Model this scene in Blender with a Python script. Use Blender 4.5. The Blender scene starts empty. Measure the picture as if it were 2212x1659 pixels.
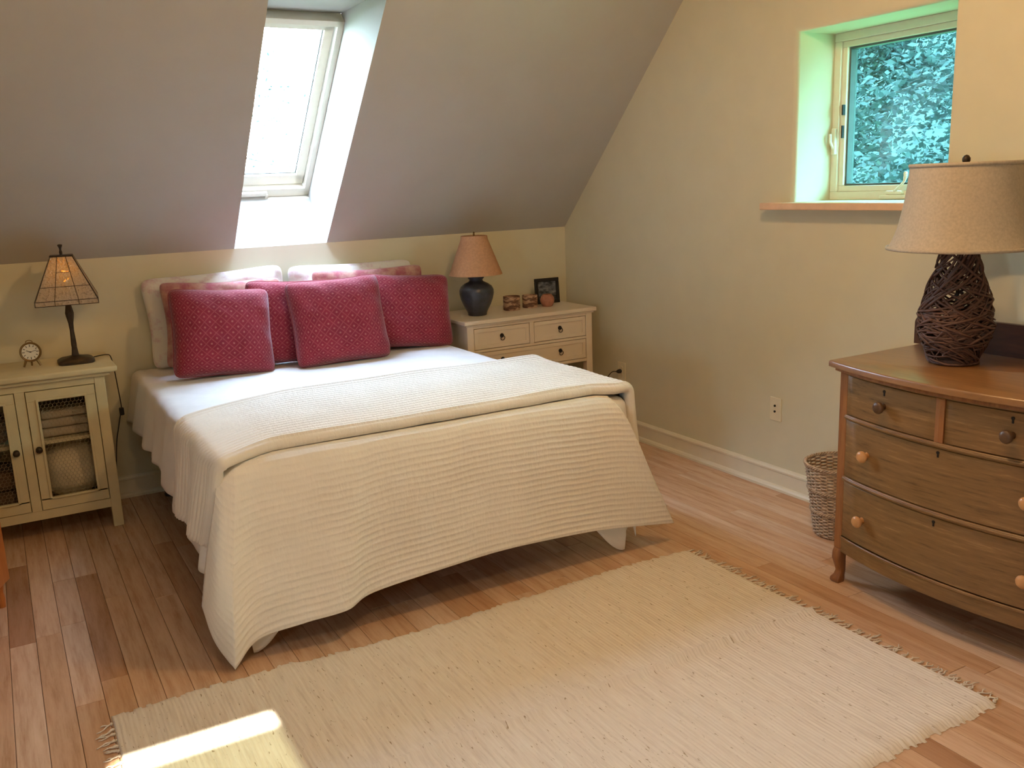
import bpy, bmesh, math, random
from mathutils import Vector, Matrix, noise
random.seed(7)
PI = math.pi
scene = bpy.context.scene
COL = scene.collection

# ------------------------------------------------------------------ camera
cam_d = bpy.data.cameras.new('camera'); cam = bpy.data.objects.new('camera', cam_d); COL.objects.link(cam)
cr = Vector((0.86737868, -0.49616125, -0.03844784)); cu = Vector((0.13929393, 0.16788642, 0.97591565)); cf = Vector((0.47775666, 0.85184398, -0.21473335))
mw = Matrix.Identity(4)
for i in range(3):
    mw[i][0] = cr[i]; mw[i][1] = cu[i]; mw[i][2] = -cf[i]
mw[2][3] = 1.5
cam.matrix_world = mw
cam_d.sensor_width = 36.0; cam_d.lens = 36.0 * 1962.9 / 2212.0; cam_d.clip_start = 0.02; cam_d.clip_end = 200
scene.camera = cam

# ------------------------------------------------------------------ world, sun, lights, exposure
w = bpy.data.worlds.new('sky'); scene.world = w; w.use_nodes = True
nt = w.node_tree; bg = nt.nodes['Background']
tc = nt.nodes.new('ShaderNodeTexCoord'); sx = nt.nodes.new('ShaderNodeSeparateXYZ'); rp = nt.nodes.new('ShaderNodeValToRGB')
nt.links.new(tc.outputs['Generated'], sx.inputs[0]); nt.links.new(sx.outputs['Z'], rp.inputs[0])
rp.color_ramp.elements[0].position = 0.0; rp.color_ramp.elements[0].color = (0.66, 0.84, 0.95, 1)
rp.color_ramp.elements[1].position = 1.0; rp.color_ramp.elements[1].color = (0.56, 0.68, 1.0, 1)
nt.links.new(rp.outputs[0], bg.inputs['Color'])
bg.inputs['Strength'].default_value = 84.0

sd = bpy.data.lights.new('sun', 'SUN'); so = bpy.data.objects.new('sun', sd); COL.objects.link(so)
so.rotation_euler = Vector((0.25, 0.80, -1.0)).to_track_quat('-Z', 'Y').to_euler()
sd.energy = 26.0; sd.angle = math.radians(0.6); sd.color = (1.0, 0.97, 0.85)

def point(name, loc, power, col, r):
    d = bpy.data.lights.new(name, 'POINT'); o = bpy.data.objects.new(name, d); COL.objects.link(o)
    o.location = loc; d.energy = power; d.color = col; d.shadow_soft_size = r
    return o
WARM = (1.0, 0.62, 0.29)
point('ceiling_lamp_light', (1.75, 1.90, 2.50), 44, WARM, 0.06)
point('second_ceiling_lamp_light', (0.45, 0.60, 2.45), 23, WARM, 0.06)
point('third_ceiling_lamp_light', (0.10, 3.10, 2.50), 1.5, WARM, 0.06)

def portal(name, loc, target, sx_, sy_):
    d = bpy.data.lights.new(name, 'AREA'); o = bpy.data.objects.new(name, d); COL.objects.link(o)
    d.shape = 'RECTANGLE'; d.size = sx_; d.size_y = sy_
    d.cycles.is_portal = True
    o.location = loc; o.rotation_euler = Vector(target).to_track_quat('-Z', 'Y').to_euler()
portal('skylight_portal', (1.36, 4.86, 1.99), (0, -1, -1), 0.60, 1.25)
portal('window_portal', (3.56, 2.63, 1.74), (-1, 0, 0), 0.9, 0.9)

portal('left_window_portal', (-2.47, -.08, 1.34), (1, 0, 0), .44, .48)
portal('roof_window_portal', (-.33, -.03, 2.95), (0, 0, -1), .42, .86)

scene.view_settings.view_transform = 'Standard'; scene.view_settings.look = 'None'
scene.view_settings.gamma = 1.0; scene.view_settings.use_curve_mapping = False
scene.view_settings.exposure = 0.0

# ------------------------------------------------------------------ helpers
WM = {}
def wmat(o): return WM.get(o.name, Matrix.Identity(4))
def tag(o, label=None, cat=None, group=None, kind=None):
    if label: o['label'] = label
    if cat: o['category'] = cat
    if group: o['group'] = group
    if kind: o['kind'] = kind
    return o
def thing(name, label, cat, loc=(0, 0, 0), rotz=0, group=None):
    o = bpy.data.objects.new(name, None); COL.objects.link(o)
    o.empty_display_size = 0.05
    o.location = loc; o.rotation_euler = (0, 0, rotz)
    WM[o.name] = Matrix.Translation(Vector(loc)) @ Matrix.Rotation(rotz, 4, 'Z')
    return tag(o, label, cat, group)
def obj(name, bm, mat, parent=None, local=False, smooth=False, label=None, kind=None, recalc=True):
    """bm in world coordinates (or the parent's own when local) -> one mesh object"""
    if recalc: bmesh.ops.recalc_face_normals(bm, faces=bm.faces)
    me = bpy.data.meshes.new(name)
    if parent is not None and not local:
        bm.transform(wmat(parent).inverted())
    bm.to_mesh(me); bm.free()
    if smooth:
        me.polygons.foreach_set('use_smooth', [True] * len(me.polygons))
    o = bpy.data.objects.new(name, me); COL.objects.link(o)
    mats = mat if isinstance(mat, (list, tuple)) else [mat]
    for m in mats: me.materials.append(m)
    if parent is not None:
        o.parent = parent; WM[o.name] = wmat(parent)
    if label: o['label'] = label
    if kind: o['kind'] = kind
    return o
def single(name, bm, mat, loc, label, cat, group=None, smooth=False, kind=None):
    bm.transform(Matrix.Translation(-Vector(loc)))
    o = obj(name, bm, mat, smooth=smooth); o.location = loc
    WM[o.name] = Matrix.Translation(Vector(loc))
    return tag(o, label, cat, group, kind)
def struct(name, bm, mat, parent=None, smooth=False):
    o = obj(name, bm, mat, parent, smooth=smooth)
    if parent is None: o['kind'] = 'structure'
    return o
def autosmooth(o, ang=35):
    me = o.data
    me.polygons.foreach_set('use_smooth', [True] * len(me.polygons))
    bm = bmesh.new(); bm.from_mesh(me)
    for e in bm.edges:
        if len(e.link_faces) == 2 and e.calc_face_angle(0) > math.radians(ang): e.smooth = False
    bm.to_mesh(me); bm.free()
    return o
def NB(): return bmesh.new()
def box(bm, x0, x1, y0, y1, z0, z1, bev=0.0, seg=2, M=None):
    t = bmesh.new()
    bmesh.ops.create_cube(t, size=1.0)
    for v in t.verts:
        v.co = Vector(((x0 + x1) / 2 + v.co.x * (x1 - x0), (y0 + y1) / 2 + v.co.y * (y1 - y0), (z0 + z1) / 2 + v.co.z * (z1 - z0)))
    if bev > 0: bmesh.ops.bevel(t, geom=list(t.edges), offset=bev, segments=seg, affect='EDGES', profile=0.5)
    if M is not None: t.transform(M)
    merge(bm, t)
def merge(bm, t):
    me = bpy.data.meshes.new('tmp'); t.to_mesh(me); t.free(); bm.from_mesh(me); bpy.data.meshes.remove(me)
def grid(bm, rows, close_u=False, close_v=False):
    """rows: list of lists of points"""
    vs = [[bm.verts.new(p) for p in r] for r in rows]
    n, m = len(vs), len(vs[0])
    for i in range(n if close_u else n - 1):
        for j in range(m if close_v else m - 1):
            a, b, c, d = vs[i][j], vs[(i + 1) % n][j], vs[(i + 1) % n][(j + 1) % m], vs[i][(j + 1) % m]
            try: bm.faces.new((a, b, c, d))
            except ValueError: pass
    return vs
def lathe(bm, prof, c=(0, 0, 0), seg=32, M=None, cap=True, power=None):
    t = bmesh.new(); rings = []
    for r, z in prof:
        ring = []
        for k in range(seg):
            a = 2 * PI * k / seg
            ca, sa = math.cos(a), math.sin(a)
            if power:
                q = (abs(ca) ** power + abs(sa) ** power) ** (-1 / power); ca, sa = ca * q, sa * q
            ring.append(t.verts.new((c[0] + r * ca, c[1] + r * sa, c[2] + z)))
        rings.append(ring)
    for i in range(len(rings) - 1):
        for k in range(seg):
            t.faces.new((rings[i][k], rings[i][(k + 1) % seg], rings[i + 1][(k + 1) % seg], rings[i + 1][k]))
    if cap:
        if prof[0][0] > 1e-4: t.faces.new(rings[0][::-1])
        if prof[-1][0] > 1e-4: t.faces.new(rings[-1])
    bmesh.ops.remove_doubles(t, verts=list(t.verts), dist=1e-6)
    if M is not None: t.transform(M)
    merge(bm, t)
def tube(bm, pts, r, seg=6, closed=False, flat=1.0):
    pts = [Vector(p) for p in pts]; n = len(pts)
    rr = r if isinstance(r, (list, tuple)) else [r] * n
    rings = []; up = None
    for i in range(n):
        if closed: t = pts[(i + 1) % n] - pts[i - 1]
        else: t = pts[min(i + 1, n - 1)] - pts[max(i - 1, 0)]
        if t.length < 1e-9: t = Vector((0, 0, 1))
        t.normalize()
        if up is None: up = Vector((0, 0, 1)) if abs(t.z) < 0.9 else Vector((1, 0, 0))
        s = t.cross(up)
        if s.length < 1e-6: s = t.orthogonal()
        s.normalize(); up = s.cross(t).normalized()
        rings.append([bm.verts.new(pts[i] + rr[i] * (s * math.cos(2 * PI * k / seg) + up * flat * math.sin(2 * PI * k / seg))) for k in range(seg)])
    for i in range(n if closed else n - 1):
        a, b = rings[i], rings[(i + 1) % n]
        for k in range(seg):
            bm.faces.new((a[k], a[(k + 1) % seg], b[(k + 1) % seg], b[k]))
    if not closed:
        bm.faces.new(rings[0][::-1]); bm.faces.new(rings[-1])
def catmull(P, n):
    P = [Vector(p) for p in P]; out = []
    for i in range(len(P) - 1):
        p0 = P[i - 1] if i > 0 else P[i] * 2 - P[i + 1]
        p1, p2 = P[i], P[i + 1]
        p3 = P[i + 2] if i + 2 < len(P) else P[i + 1] * 2 - P[i]
        for k in range(n):
            t = k / n
            out.append(0.5 * ((2 * p1) + (-p0 + p2) * t + (2 * p0 - 5 * p1 + 4 * p2 - p3) * t * t + (-p0 + 3 * p1 - 3 * p2 + p3) * t ** 3))
    out.append(P[-1]); return out
def prism(bm, poly, axis, a, b):
    """poly of 2-D points extruded along axis ('x': (y,z) points, 'y': (x,z), 'z': (x,y)) from a to b"""
    def P(p, s): return {'x': (s, p[0], p[1]), 'y': (p[0], s, p[1]), 'z': (p[0], p[1], s)}[axis]
    A = [bm.verts.new(P(p, a)) for p in poly]; B = [bm.verts.new(P(p, b)) for p in poly]
    bm.faces.new(A); bm.faces.new(B[::-1])
    for i in range(len(poly)):
        j = (i + 1) % len(poly); bm.faces.new((A[j], A[i], B[i], B[j]))

# ------------------------------------------------------------------ materials
class MatB:
    def __init__(s, name):
        s.m = bpy.data.materials.new(name); s.m.use_nodes = True; s.nt = s.m.node_tree
        s.b = s.nt.nodes['Principled BSDF']; s.tc = s.nt.nodes.new('ShaderNodeTexCoord')
    def n(s, t, **k):
        nd = s.nt.nodes.new(t)
        for a, v in k.items(): setattr(nd, a, v)
        return nd
    def l(s, a, b): s.nt.links.new(a, b)
    def mapping(s, scale=(1, 1, 1), rot=(0, 0, 0), src='Object'):
        mp = s.n('ShaderNodeMapping'); mp.inputs['Scale'].default_value = scale; mp.inputs['Rotation'].default_value = rot
        s.l(s.tc.outputs[src], mp.inputs[0]); return mp.outputs[0]
    def noise(s, vec, scale, detail=3, rough=0.55):
        nd = s.n('ShaderNodeTexNoise'); nd.inputs['Scale'].default_value = scale; nd.inputs['Detail'].default_value = detail; nd.inputs['Roughness'].default_value = rough
        s.l(vec, nd.inputs['Vector']); return nd.outputs['Fac']
    def ramp(s, fac, stops):
        r = s.n('ShaderNodeValToRGB'); e = r.color_ramp.elements
        while len(e) < len(stops): e.new(0.5)
        for i, (p, c) in enumerate(stops): e[i].position = p; e[i].color = (*c, 1)
        s.l(fac, r.inputs[0]); return r.outputs[0]
    def math(s, op, a, b=None):
        m = s.n('ShaderNodeMath', operation=op)
        for i, v in enumerate((a, b)):
            if v is None: continue
            if isinstance(v, (int, float)): m.inputs[i].default_value = v
            else: s.l(v, m.inputs[i])
        return m.outputs[0]
    def mix(s, fac, a, b, mode='MIX'):
        m = s.n('ShaderNodeMix', data_type='RGBA', blend_type=mode)
        for i, v in ((0, fac), (6, a), (7, b)):
            if isinstance(v, (int, float)): m.inputs[i].default_value = v
            elif isinstance(v, tuple): m.inputs[i].default_value = (*v, 1)
            else: s.l(v, m.inputs[i])
        return m.outputs[2]
    def bump(s, h, strength=0.3, dist=0.002):
        b = s.n('ShaderNodeBump'); b.inputs['Strength'].default_value = strength; b.inputs['Distance'].default_value = dist
        s.l(h, b.inputs['Height']); s.l(b.outputs[0], s.b.inputs['Normal']); return b
    def set(s, col=None, rough=None, metal=None, spec=None, sheen=None):
        if col is not None:
            if isinstance(col, tuple): s.b.inputs['Base Color'].default_value = (*col, 1)
            else: s.l(col, s.b.inputs['Base Color'])
        if rough is not None: s.b.inputs['Roughness'].default_value = rough
        if metal is not None: s.b.inputs['Metallic'].default_value = metal
        if spec is not None: s.b.inputs['Specular IOR Level'].default_value = spec
        if sheen is not None: s.b.inputs['Sheen Weight'].default_value = sheen
        return s.m
def plain(name, col, rough=0.5, metal=0, var=0.08, scale=30, bump=0.15, dist=0.001, spec=0.5, sheen=None):
    s = MatB(name); v = s.mapping(); f = s.noise(v, scale)
    lo = tuple(max(0, c * (1 - var)) for c in col); hi = tuple(min(1, c * (1 + var)) for c in col)
    s.set(s.ramp(f, [(0.3, lo), (0.7, hi)]), rough, metal, spec, sheen)
    if bump: s.bump(s.noise(v, scale * 6), bump, dist)
    return s.m
def woodm(name, cols, stretch=(1, 14, 14), scale=4, rough=0.4, rand=0.0, spec=0.5, bump=0.15, coat=0):
    s = MatB(name)
    if rand:
        oi = s.n('ShaderNodeObjectInfo'); off = s.n('ShaderNodeVectorMath', operation='SCALE'); cv = s.n('ShaderNodeCombineXYZ')
        for i in range(3): s.l(oi.outputs['Random'], cv.inputs[i])
        s.l(cv.outputs[0], off.inputs[0]); off.inputs['Scale'].default_value = 37.0
        add = s.n('ShaderNodeVectorMath', operation='ADD'); s.l(s.tc.outputs['Object'], add.inputs[0]); s.l(off.outputs[0], add.inputs[1])
        mp = s.n('ShaderNodeMapping'); mp.inputs['Scale'].default_value = stretch; s.l(add.outputs[0], mp.inputs[0]); v = mp.outputs[0]
    else: v = s.mapping(stretch)
    f = s.noise(v, scale, 6, 0.62)
    n2 = s.noise(v, scale * 5, 4, 0.7)
    ff = s.math('ADD', s.math('MULTIPLY', f, 0.7), s.math('MULTIPLY', n2, 0.3))
    st = [(0.32 + 0.36 * i / (len(cols) - 1), c) for i, c in enumerate(cols)]
    c = s.ramp(ff, st)
    if rand:
        tint = s.ramp(oi.outputs['Random'], [(0.0, (0.62, 0.50, 0.42)), (0.06, (0.82, 0.72, 0.62)), (0.3, (0.93, 0.88, 0.82)), (0.65, (1.0, 1.0, 1.0)), (1.0, (1.0, 1.04, 1.1))])
        c = s.mix(rand, c, tint, 'MULTIPLY')
    s.set(c, rough, 0, spec)
    s.bump(ff, bump, 0.001)
    if coat: s.b.inputs['Coat Weight'].default_value = coat; s.b.inputs['Coat Roughness'].default_value = 0.30
    return s.m

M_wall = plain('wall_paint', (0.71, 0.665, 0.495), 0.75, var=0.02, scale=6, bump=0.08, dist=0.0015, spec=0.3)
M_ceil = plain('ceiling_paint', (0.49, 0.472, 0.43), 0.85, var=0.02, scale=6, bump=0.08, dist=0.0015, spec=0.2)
M_trim = plain('trim_paint', (0.82, 0.76, 0.60), 0.4, var=0.02, scale=12, bump=0.04)
M_frame = plain('window_vinyl', (0.86, 0.82, 0.70), 0.4, var=0.02, bump=0.03)
M_sillw = plain('sill_wood', (0.78, 0.52, 0.33), 0.4, var=0.08, scale=14, bump=0.05)
M_plank = woodm('maple_plank', [(0.48, 0.27, 0.145), (0.66, 0.425, 0.265), (0.76, 0.51, 0.33)], stretch=(16, 1.2, 16), scale=2.2, rough=0.27, rand=1.0, bump=0.08)
M_sub = plain('subfloor_gap', (0.05, 0.025, 0.012), 0.8)
M_oak = woodm('oak_drawer', [(0.07, 0.034, 0.010), (0.19, 0.098, 0.032), (0.225, 0.118, 0.040), (0.36, 0.20, 0.078)], stretch=(9, 1.3, 24), scale=3.2, rough=0.42, bump=0.2)
M_oaktop = woodm('oak_top', [(0.15, 0.062, 0.018), (0.25, 0.112, 0.034), (0.31, 0.15, 0.05)], stretch=(16, 1.2, 9), scale=3, rough=0.36, bump=0.08, coat=0.9)
M_oakpost = woodm('oak_post', [(0.16, 0.058, 0.018), (0.27, 0.105, 0.034), (0.35, 0.15, 0.05)], stretch=(14, 14, 1.1), scale=3, rough=0.4, bump=0.1)
M_mahog = woodm('dark_mahogany', [(0.035, 0.012, 0.006), (0.07, 0.024, 0.012), (0.10, 0.038, 0.018)], stretch=(9, 1.0, 9), scale=3, rough=0.4)
M_knobl = plain('light_wood_knob', (0.55, 0.27, 0.10), 0.35, var=0.12)
M_knobd = plain('dark_wood_knob', (0.10, 0.05, 0.022), 0.4, var=0.2)
M_black = plain('black_metal', (0.018, 0.015, 0.014), 0.4, 0.4, var=0.3)
M_rubber = plain('black_cord', (0.015, 0.012, 0.01), 0.5, var=0.2)
M_creamc = plain('cream_distressed_paint', (0.66, 0.58, 0.36), 0.5, var=0.07, scale=9, bump=0.1)
M_whitep = plain('white_dresser_paint', (0.80, 0.69, 0.55), 0.42, var=0.03, scale=9, bump=0.05)
M_line = plain('shadow_gap', (0.03, 0.02, 0.015), 0.8)
M_bronze = plain('bronze_patina', (0.045, 0.030, 0.018), 0.45, 0.5, var=0.4, scale=40)
M_wick = plain('pale_wicker', (0.50, 0.36, 0.24), 0.55, var=0.25, scale=60)
M_vine = plain('dark_vine', (0.095, 0.042, 0.028), 0.55, var=0.35, scale=50, bump=0.3)
M_linen = plain('linen_shade', (0.45, 0.38, 0.29), 0.85, var=0.10, scale=120, bump=0.4, dist=0.001)
M_peach = plain('peach_shade', (0.50, 0.265, 0.135), 0.85, var=0.12, scale=90, bump=0.35)
M_brass = plain('aged_brass', (0.28, 0.18, 0.08), 0.35, 0.8, var=0.2)
M_outlet = plain('ivory_plastic', (0.80, 0.72, 0.52), 0.35, var=0.02, bump=0)
M_orange = woodm('orange_pine', [(0.42, 0.13, 0.03), (0.55, 0.19, 0.05), (0.62, 0.24, 0.07)], stretch=(10, 10, 1), scale=3, rough=0.35)
M_bark = plain('tree_bark', (0.030, 0.026, 0.022), 0.9, var=0.3)
M_steel = plain('dark_bed_steel', (0.03, 0.028, 0.03), 0.45, 0.6, var=0.2)
M_matt = plain('mattress_ticking', (0.75, 0.72, 0.66), 0.8, var=0.05)
M_boxs = plain('box_spring_cloth', (0.55, 0.24, 0.14), 0.85, var=0.1)
M_gask = plain('dark_gasket', (0.08, 0.10, 0.10), 0.5)

def cloth(name, col, scale=260, b=0.35, wr=9, wb=0.3, rough=0.9, var=0.05):
    s = MatB(name); v = s.mapping()
    f = s.noise(v, wr, 4); lo = tuple(c * (1 - var) for c in col); hi = tuple(min(1, c * (1 + var)) for c in col)
    s.set(s.ramp(f, [(0.3, lo), (0.7, hi)]), rough, 0, 0.2, 0.15)
    h = s.math('ADD', s.math('MULTIPLY', s.noise(v, scale, 2), 0.25), s.math('MULTIPLY', f, wb))
    s.bump(h, b, 0.006); return s.m
M_spread = cloth('cream_bedspread_cloth', (0.82, 0.79, 0.74), 320, 0.3, 7, 0.5)
def quiltm():
    s = MatB('ribbed_quilt_cloth'); v = s.mapping((1, 1, 1))
    # small puckers between the stitched ribs
    mp = s.mapping((38, 12, 12)); p = s.noise(mp, 2.2, 3, 0.6); big = s.noise(v, 6, 3)
    s.set(s.ramp(big, [(0.3, (0.79, 0.73, 0.64)), (0.7, (0.85, 0.79, 0.70))]), 0.9, 0, 0.2, 0.15)
    h = s.math('ADD', s.math('MULTIPLY', p, 0.8), s.math('MULTIPLY', s.noise(v, 300, 2), 0.15))
    s.bump(h, 0.45, 0.006); return s.m
M_quilt = quiltm()
def redm():
    s = MatB('red_lattice_fabric')
    uv = s.n('ShaderNodeUVMap'); mp = s.n('ShaderNodeMapping'); mp.inputs['Rotation'].default_value = (0, 0, PI / 4); mp.inputs['Scale'].default_value = (15.5, 15.5, 1)
    s.l(uv.outputs[0], mp.inputs[0]); sp = s.n('ShaderNodeSeparateXYZ'); s.l(mp.outputs[0], sp.inputs[0])
    def tri(o): return s.math('ABSOLUTE', s.math('SUBTRACT', s.math('FRACT', o), 0.5))
    a, b = tri(sp.outputs[0]), tri(sp.outputs[1])
    la = s.math('GREATER_THAN', s.math('MAXIMUM', a, b), 0.44)             # lattice lines
    d = s.math('ADD', s.math('POWER', a, 2.0), s.math('POWER', b, 2.0))
    dot = s.math('LESS_THAN', d, 0.020)                                     # motif in each diamond
    vv = s.mapping(); nz = s.noise(vv, 140, 2)
    base = s.ramp(s.noise(vv, 9, 3), [(0.3, (0.185, 0.012, 0.024)), (0.7, (0.25, 0.019, 0.034))])
    c1 = s.mix(s.math('MULTIPLY', la, s.math('MULTIPLY', nz, 0.55)), base, (0.46, 0.13, 0.12))
    c2 = s.mix(s.math('MULTIPLY', dot, s.math('MULTIPLY', nz, 0.8)), c1, (0.50, 0.20, 0.16))
    s.set(c2, 0.85, 0, 0.2, 0.3)
    h = s.math('SUBTRACT', s.math('MULTIPLY', nz, 0.15), s.math('MULTIPLY', la, 0.4)); s.bump(h, 0.35, 0.004)
    return s.m
M_red = redm()
def floralm(name, pale, mark, lo, hi):
    s = MatB(name); v = s.mapping(); f = s.noise(v, 11, 5, 0.65)
    s.set(s.ramp(f, [(lo, pale), (hi, mark)]), 0.9, 0, 0.2, 0.2); s.bump(s.noise(v, 30, 4), 0.3, 0.004); return s.m
M_floral = floralm('pink_print_pillowcase', (0.76, 0.71, 0.62), (0.60, 0.34, 0.38), 0.52, 0.72)
M_pinkp = floralm('rose_print_sham', (0.52, 0.30, 0.22), (0.36, 0.10, 0.11), 0.40, 0.60)
def rugm():
    s = MatB('cream_rag_weave'); v = s.mapping((60, 3.5, 1)); f = s.noise(v, 1.6, 4, 0.7)
    v2 = s.mapping((14, 3, 1)); fl = s.noise(v2, 9, 3, 0.6)
    c = s.ramp(f, [(0.25, (0.62, 0.52, 0.41)), (0.5, (0.76, 0.665, 0.54)), (0.75, (0.83, 0.75, 0.63))])
    sp = s.ramp(fl, [(0.30, (0.45, 0.36, 0.24)), (0.35, (1, 1, 1))])
    s.set(s.mix(0.9, c, sp, 'MULTIPLY'), 0.95, 0, 0.15, 0.1)
    s.bump(f, 0.5, 0.004); return s.m
M_rug = rugm()
def glassm(name, tint=(1, 1, 1), r=0.02):
    s = MatB(name); nt = s.nt; nt.nodes.remove(s.b)
    tr = s.n('ShaderNodeBsdfTransparent'); tr.inputs[0].default_value = (*tint, 1)
    gl = s.n('ShaderNodeBsdfGlossy'); gl.inputs['Roughness'].default_value = r
    lw = s.n('ShaderNodeLayerWeight'); lw.inputs[0].default_value = 0.5; mx = s.n('ShaderNodeMixShader')
    s.l(s.math('ADD', 0.04, s.math('MULTIPLY', s.math('POWER', lw.outputs['Facing'], 5.0), 0.9)), mx.inputs[0]); s.l(tr.outputs[0], mx.inputs[1]); s.l(gl.outputs[0], mx.inputs[2])
    s.l(mx.outputs[0], nt.nodes['Material Output'].inputs[0]); return s.m
M_glass = glassm('skylight_glass', (0.95, 0.99, 1.0))
M_glassg = glassm('green_tinted_glass', (0.45, 0.70, 0.67))
M_screen = glassm('sun_dimming_mesh', (0.30, 0.32, 0.27), 0.6)  # filter for the added screen that weakens the sun
def hammered():
    s = MatB('hammered_amber_glass'); nt = s.nt; v = s.mapping()
    s.set((0.58, 0.49, 0.36), 0.12, 0, 0.8)
    h = s.noise(v, 85, 3); s.bump(h, 1.0, 0.01)
    tl = s.n('ShaderNodeBsdfTranslucent'); tl.inputs[0].default_value = (0.75, 0.60, 0.38, 1)
    trn = s.n('ShaderNodeBsdfTransparent'); trn.inputs[0].default_value = (0.9, 0.6, 0.22, 1)
    mx = s.n('ShaderNodeMixShader'); mx.inputs[0].default_value = 0.35
    s.l(s.b.outputs[0], mx.inputs[1]); s.l(tl.outputs[0], mx.inputs[2])
    f = s.ramp(h, [(0.54, (0, 0, 0)), (0.68, (0.40, 0.40, 0.40))]); m2 = s.n('ShaderNodeMixShader')
    s.l(f, m2.inputs[0]); s.l(mx.outputs[0], m2.inputs[1]); s.l(trn.outputs[0], m2.inputs[2])
    s.l(m2.outputs[0], nt.nodes['Material Output'].inputs[0]); return s.m
M_hammer = hammered()
def leafm(name, col):
    s = MatB(name); nt = s.nt; oi = s.n('ShaderNodeTexCoord'); f = s.noise(s.mapping(), 3, 2)
    c = s.ramp(f, [(0.3, tuple(x * 0.6 for x in col)), (0.7, tuple(min(1, x * 1.5) for x in col))])
    s.set(c, 0.5, 0, 0.4)
    tl = s.n('ShaderNodeBsdfTranslucent'); s.l(c, tl.inputs[0]); mx = s.n('ShaderNodeMixShader'); mx.inputs[0].default_value = 0.45
    s.l(s.b.outputs[0], mx.inputs[1]); s.l(tl.outputs[0], mx.inputs[2]); s.l(mx.outputs[0], nt.nodes['Material Output'].inputs[0]); return s.m
M_leaf = leafm('leaf_green', (0.019, 0.030, 0.028))
M_pot = plain('blue_black_glaze', (0.040, 0.042, 0.052), 0.30, var=0.35, scale=25, bump=0.2)
M_terra = plain('rosy_terracotta', (0.42, 0.18, 0.11), 0.6, var=0.25, scale=40)
def barkm():
    s = MatB('mottled_stone_glaze'); v = s.mapping((7, 7, 26)); f = s.noise(v, 2.0, 4, 0.6)
    s.set(s.ramp(f, [(0.42, (0.12, 0.055, 0.03)), (0.48, (0.20, 0.10, 0.06)), (0.53, (0.52, 0.33, 0.20)), (0.7, (0.40, 0.27, 0.16))]), 0.6); s.bump(f, 0.3, 0.003); return s.m
M_mott = barkm()
def photom():
    s = MatB('dark_landscape_print'); v = s.mapping((14, 14, 22)); f = s.noise(v, 1.7, 4)
    s.set(s.ramp(f, [(0.35, (0.015, 0.018, 0.022)), (0.5, (0.11, 0.12, 0.14)), (0.68, (0.26, 0.26, 0.27))]), 0.25); return s.m
M_photo = photom()
def dialm():
    return plain('white_clock_dial', (0.82, 0.80, 0.72), 0.4, var=0.02, bump=0)
M_dial = dialm()
def emis(name, col, st):
    m = bpy.data.materials.new(name); m.use_nodes = True; nt = m.node_tree; nt.nodes.remove(nt.nodes['Principled BSDF'])
    e = nt.nodes.new('ShaderNodeEmission'); e.inputs[0].default_value = (*col, 1); e.inputs[1].default_value = st
    nt.links.new(e.outputs[0], nt.nodes['Material Output'].inputs[0]); return m
M_bulb = emis('lit_bulb', (1.0, 0.55, 0.16), 26.0)

def ring(bm, y0, y1, z0, z1, wd, x0, x1, bev=.003):
    box(bm, x0, x1, y0, y1, z0, z0 + wd, bev); box(bm, x0, x1, y0, y1, z1 - wd, z1, bev)
    box(bm, x0, x1, y0, y0 + wd, z0 + wd, z1 - wd, bev); box(bm, x0, x1, y1 - wd, y1, z0 + wd, z1 - wd, bev)
# ------------------------------------------------------------------ room shell
XW, YB, ZK = 3.171, 4.894, 1.225
XL, YF, ZC = -2.3, -1.8, 2.62
SX0, SX1 = 1.111, 1.612
# floor: dark bed between the boards, then individual boards where they are seen
bm = NB(); box(bm, XL - .1, XW + .5, YF - .1, YB + .5, -0.12, -0.010)
floor = struct('floor', bm, M_sub)
bw = 0.0826
x = XW - bw; ix = 0; nplank = 0; mesh_cache = {}
def plank_mesh(L):
    k = round(L, 2)
    if k not in mesh_cache:
        bm = NB(); g = 0.0007; c = 0.0013
        hw, hl = bw / 2 - g, k / 2 - g
        lo = [bm.verts.new((sx_ * hw, sy_ * hl, -0.010)) for sx_, sy_ in ((-1, -1), (1, -1), (1, 1), (-1, 1))]
        mi = [bm.verts.new((sx_ * hw, sy_ * hl, -c * 0.6)) for sx_, sy_ in ((-1, -1), (1, -1), (1, 1), (-1, 1))]
        to = [bm.verts.new((sx_ * (hw - c), sy_ * (hl - c), 0)) for sx_, sy_ in ((-1, -1), (1, -1), (1, 1), (-1, 1))]
        for i in range(4):
            j = (i + 1) % 4
            bm.faces.new((lo[i], lo[j], mi[j], mi[i])); bm.faces.new((mi[i], mi[j], to[j], to[i]))
        bm.faces.new(to)
        me = bpy.data.meshes.new('floor_plank'); bm.to_mesh(me); bm.free(); me.materials.append(M_plank); mesh_cache[k] = me
    return mesh_cache[k]
far = NB()
while x > XL:
    y = YB - random.uniform(0.1, 1.0); y1 = YB
    seen_row = x > -0.75
    while y1 > YF:
        L = round(y1 - y, 2)
        cy = y1 - L / 2
        if seen_row and y1 > 0.75:
            o = bpy.data.objects.new('floor_plank', plank_mesh(L)); COL.objects.link(o)
            o.location = (x + bw / 2, cy, random.uniform(-0.0004, 0)); o.parent = floor; nplank += 1
        else:
            box(far, x + .0007, x + bw - .0007, y1 - L + .0007, y1 - .0007, -0.010, -0.0002)
        y1 -= L
        y = max(YF - 0.1, y1 - random.choice([0.45, 0.62, 0.8, 0.95, 1.1, 1.25, 1.45, 1.7]))
        if y1 - y < 0.05: break
    x -= bw
o = obj('far_plank', far, M_plank, floor); o['kind'] = 'stuff'

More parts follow.
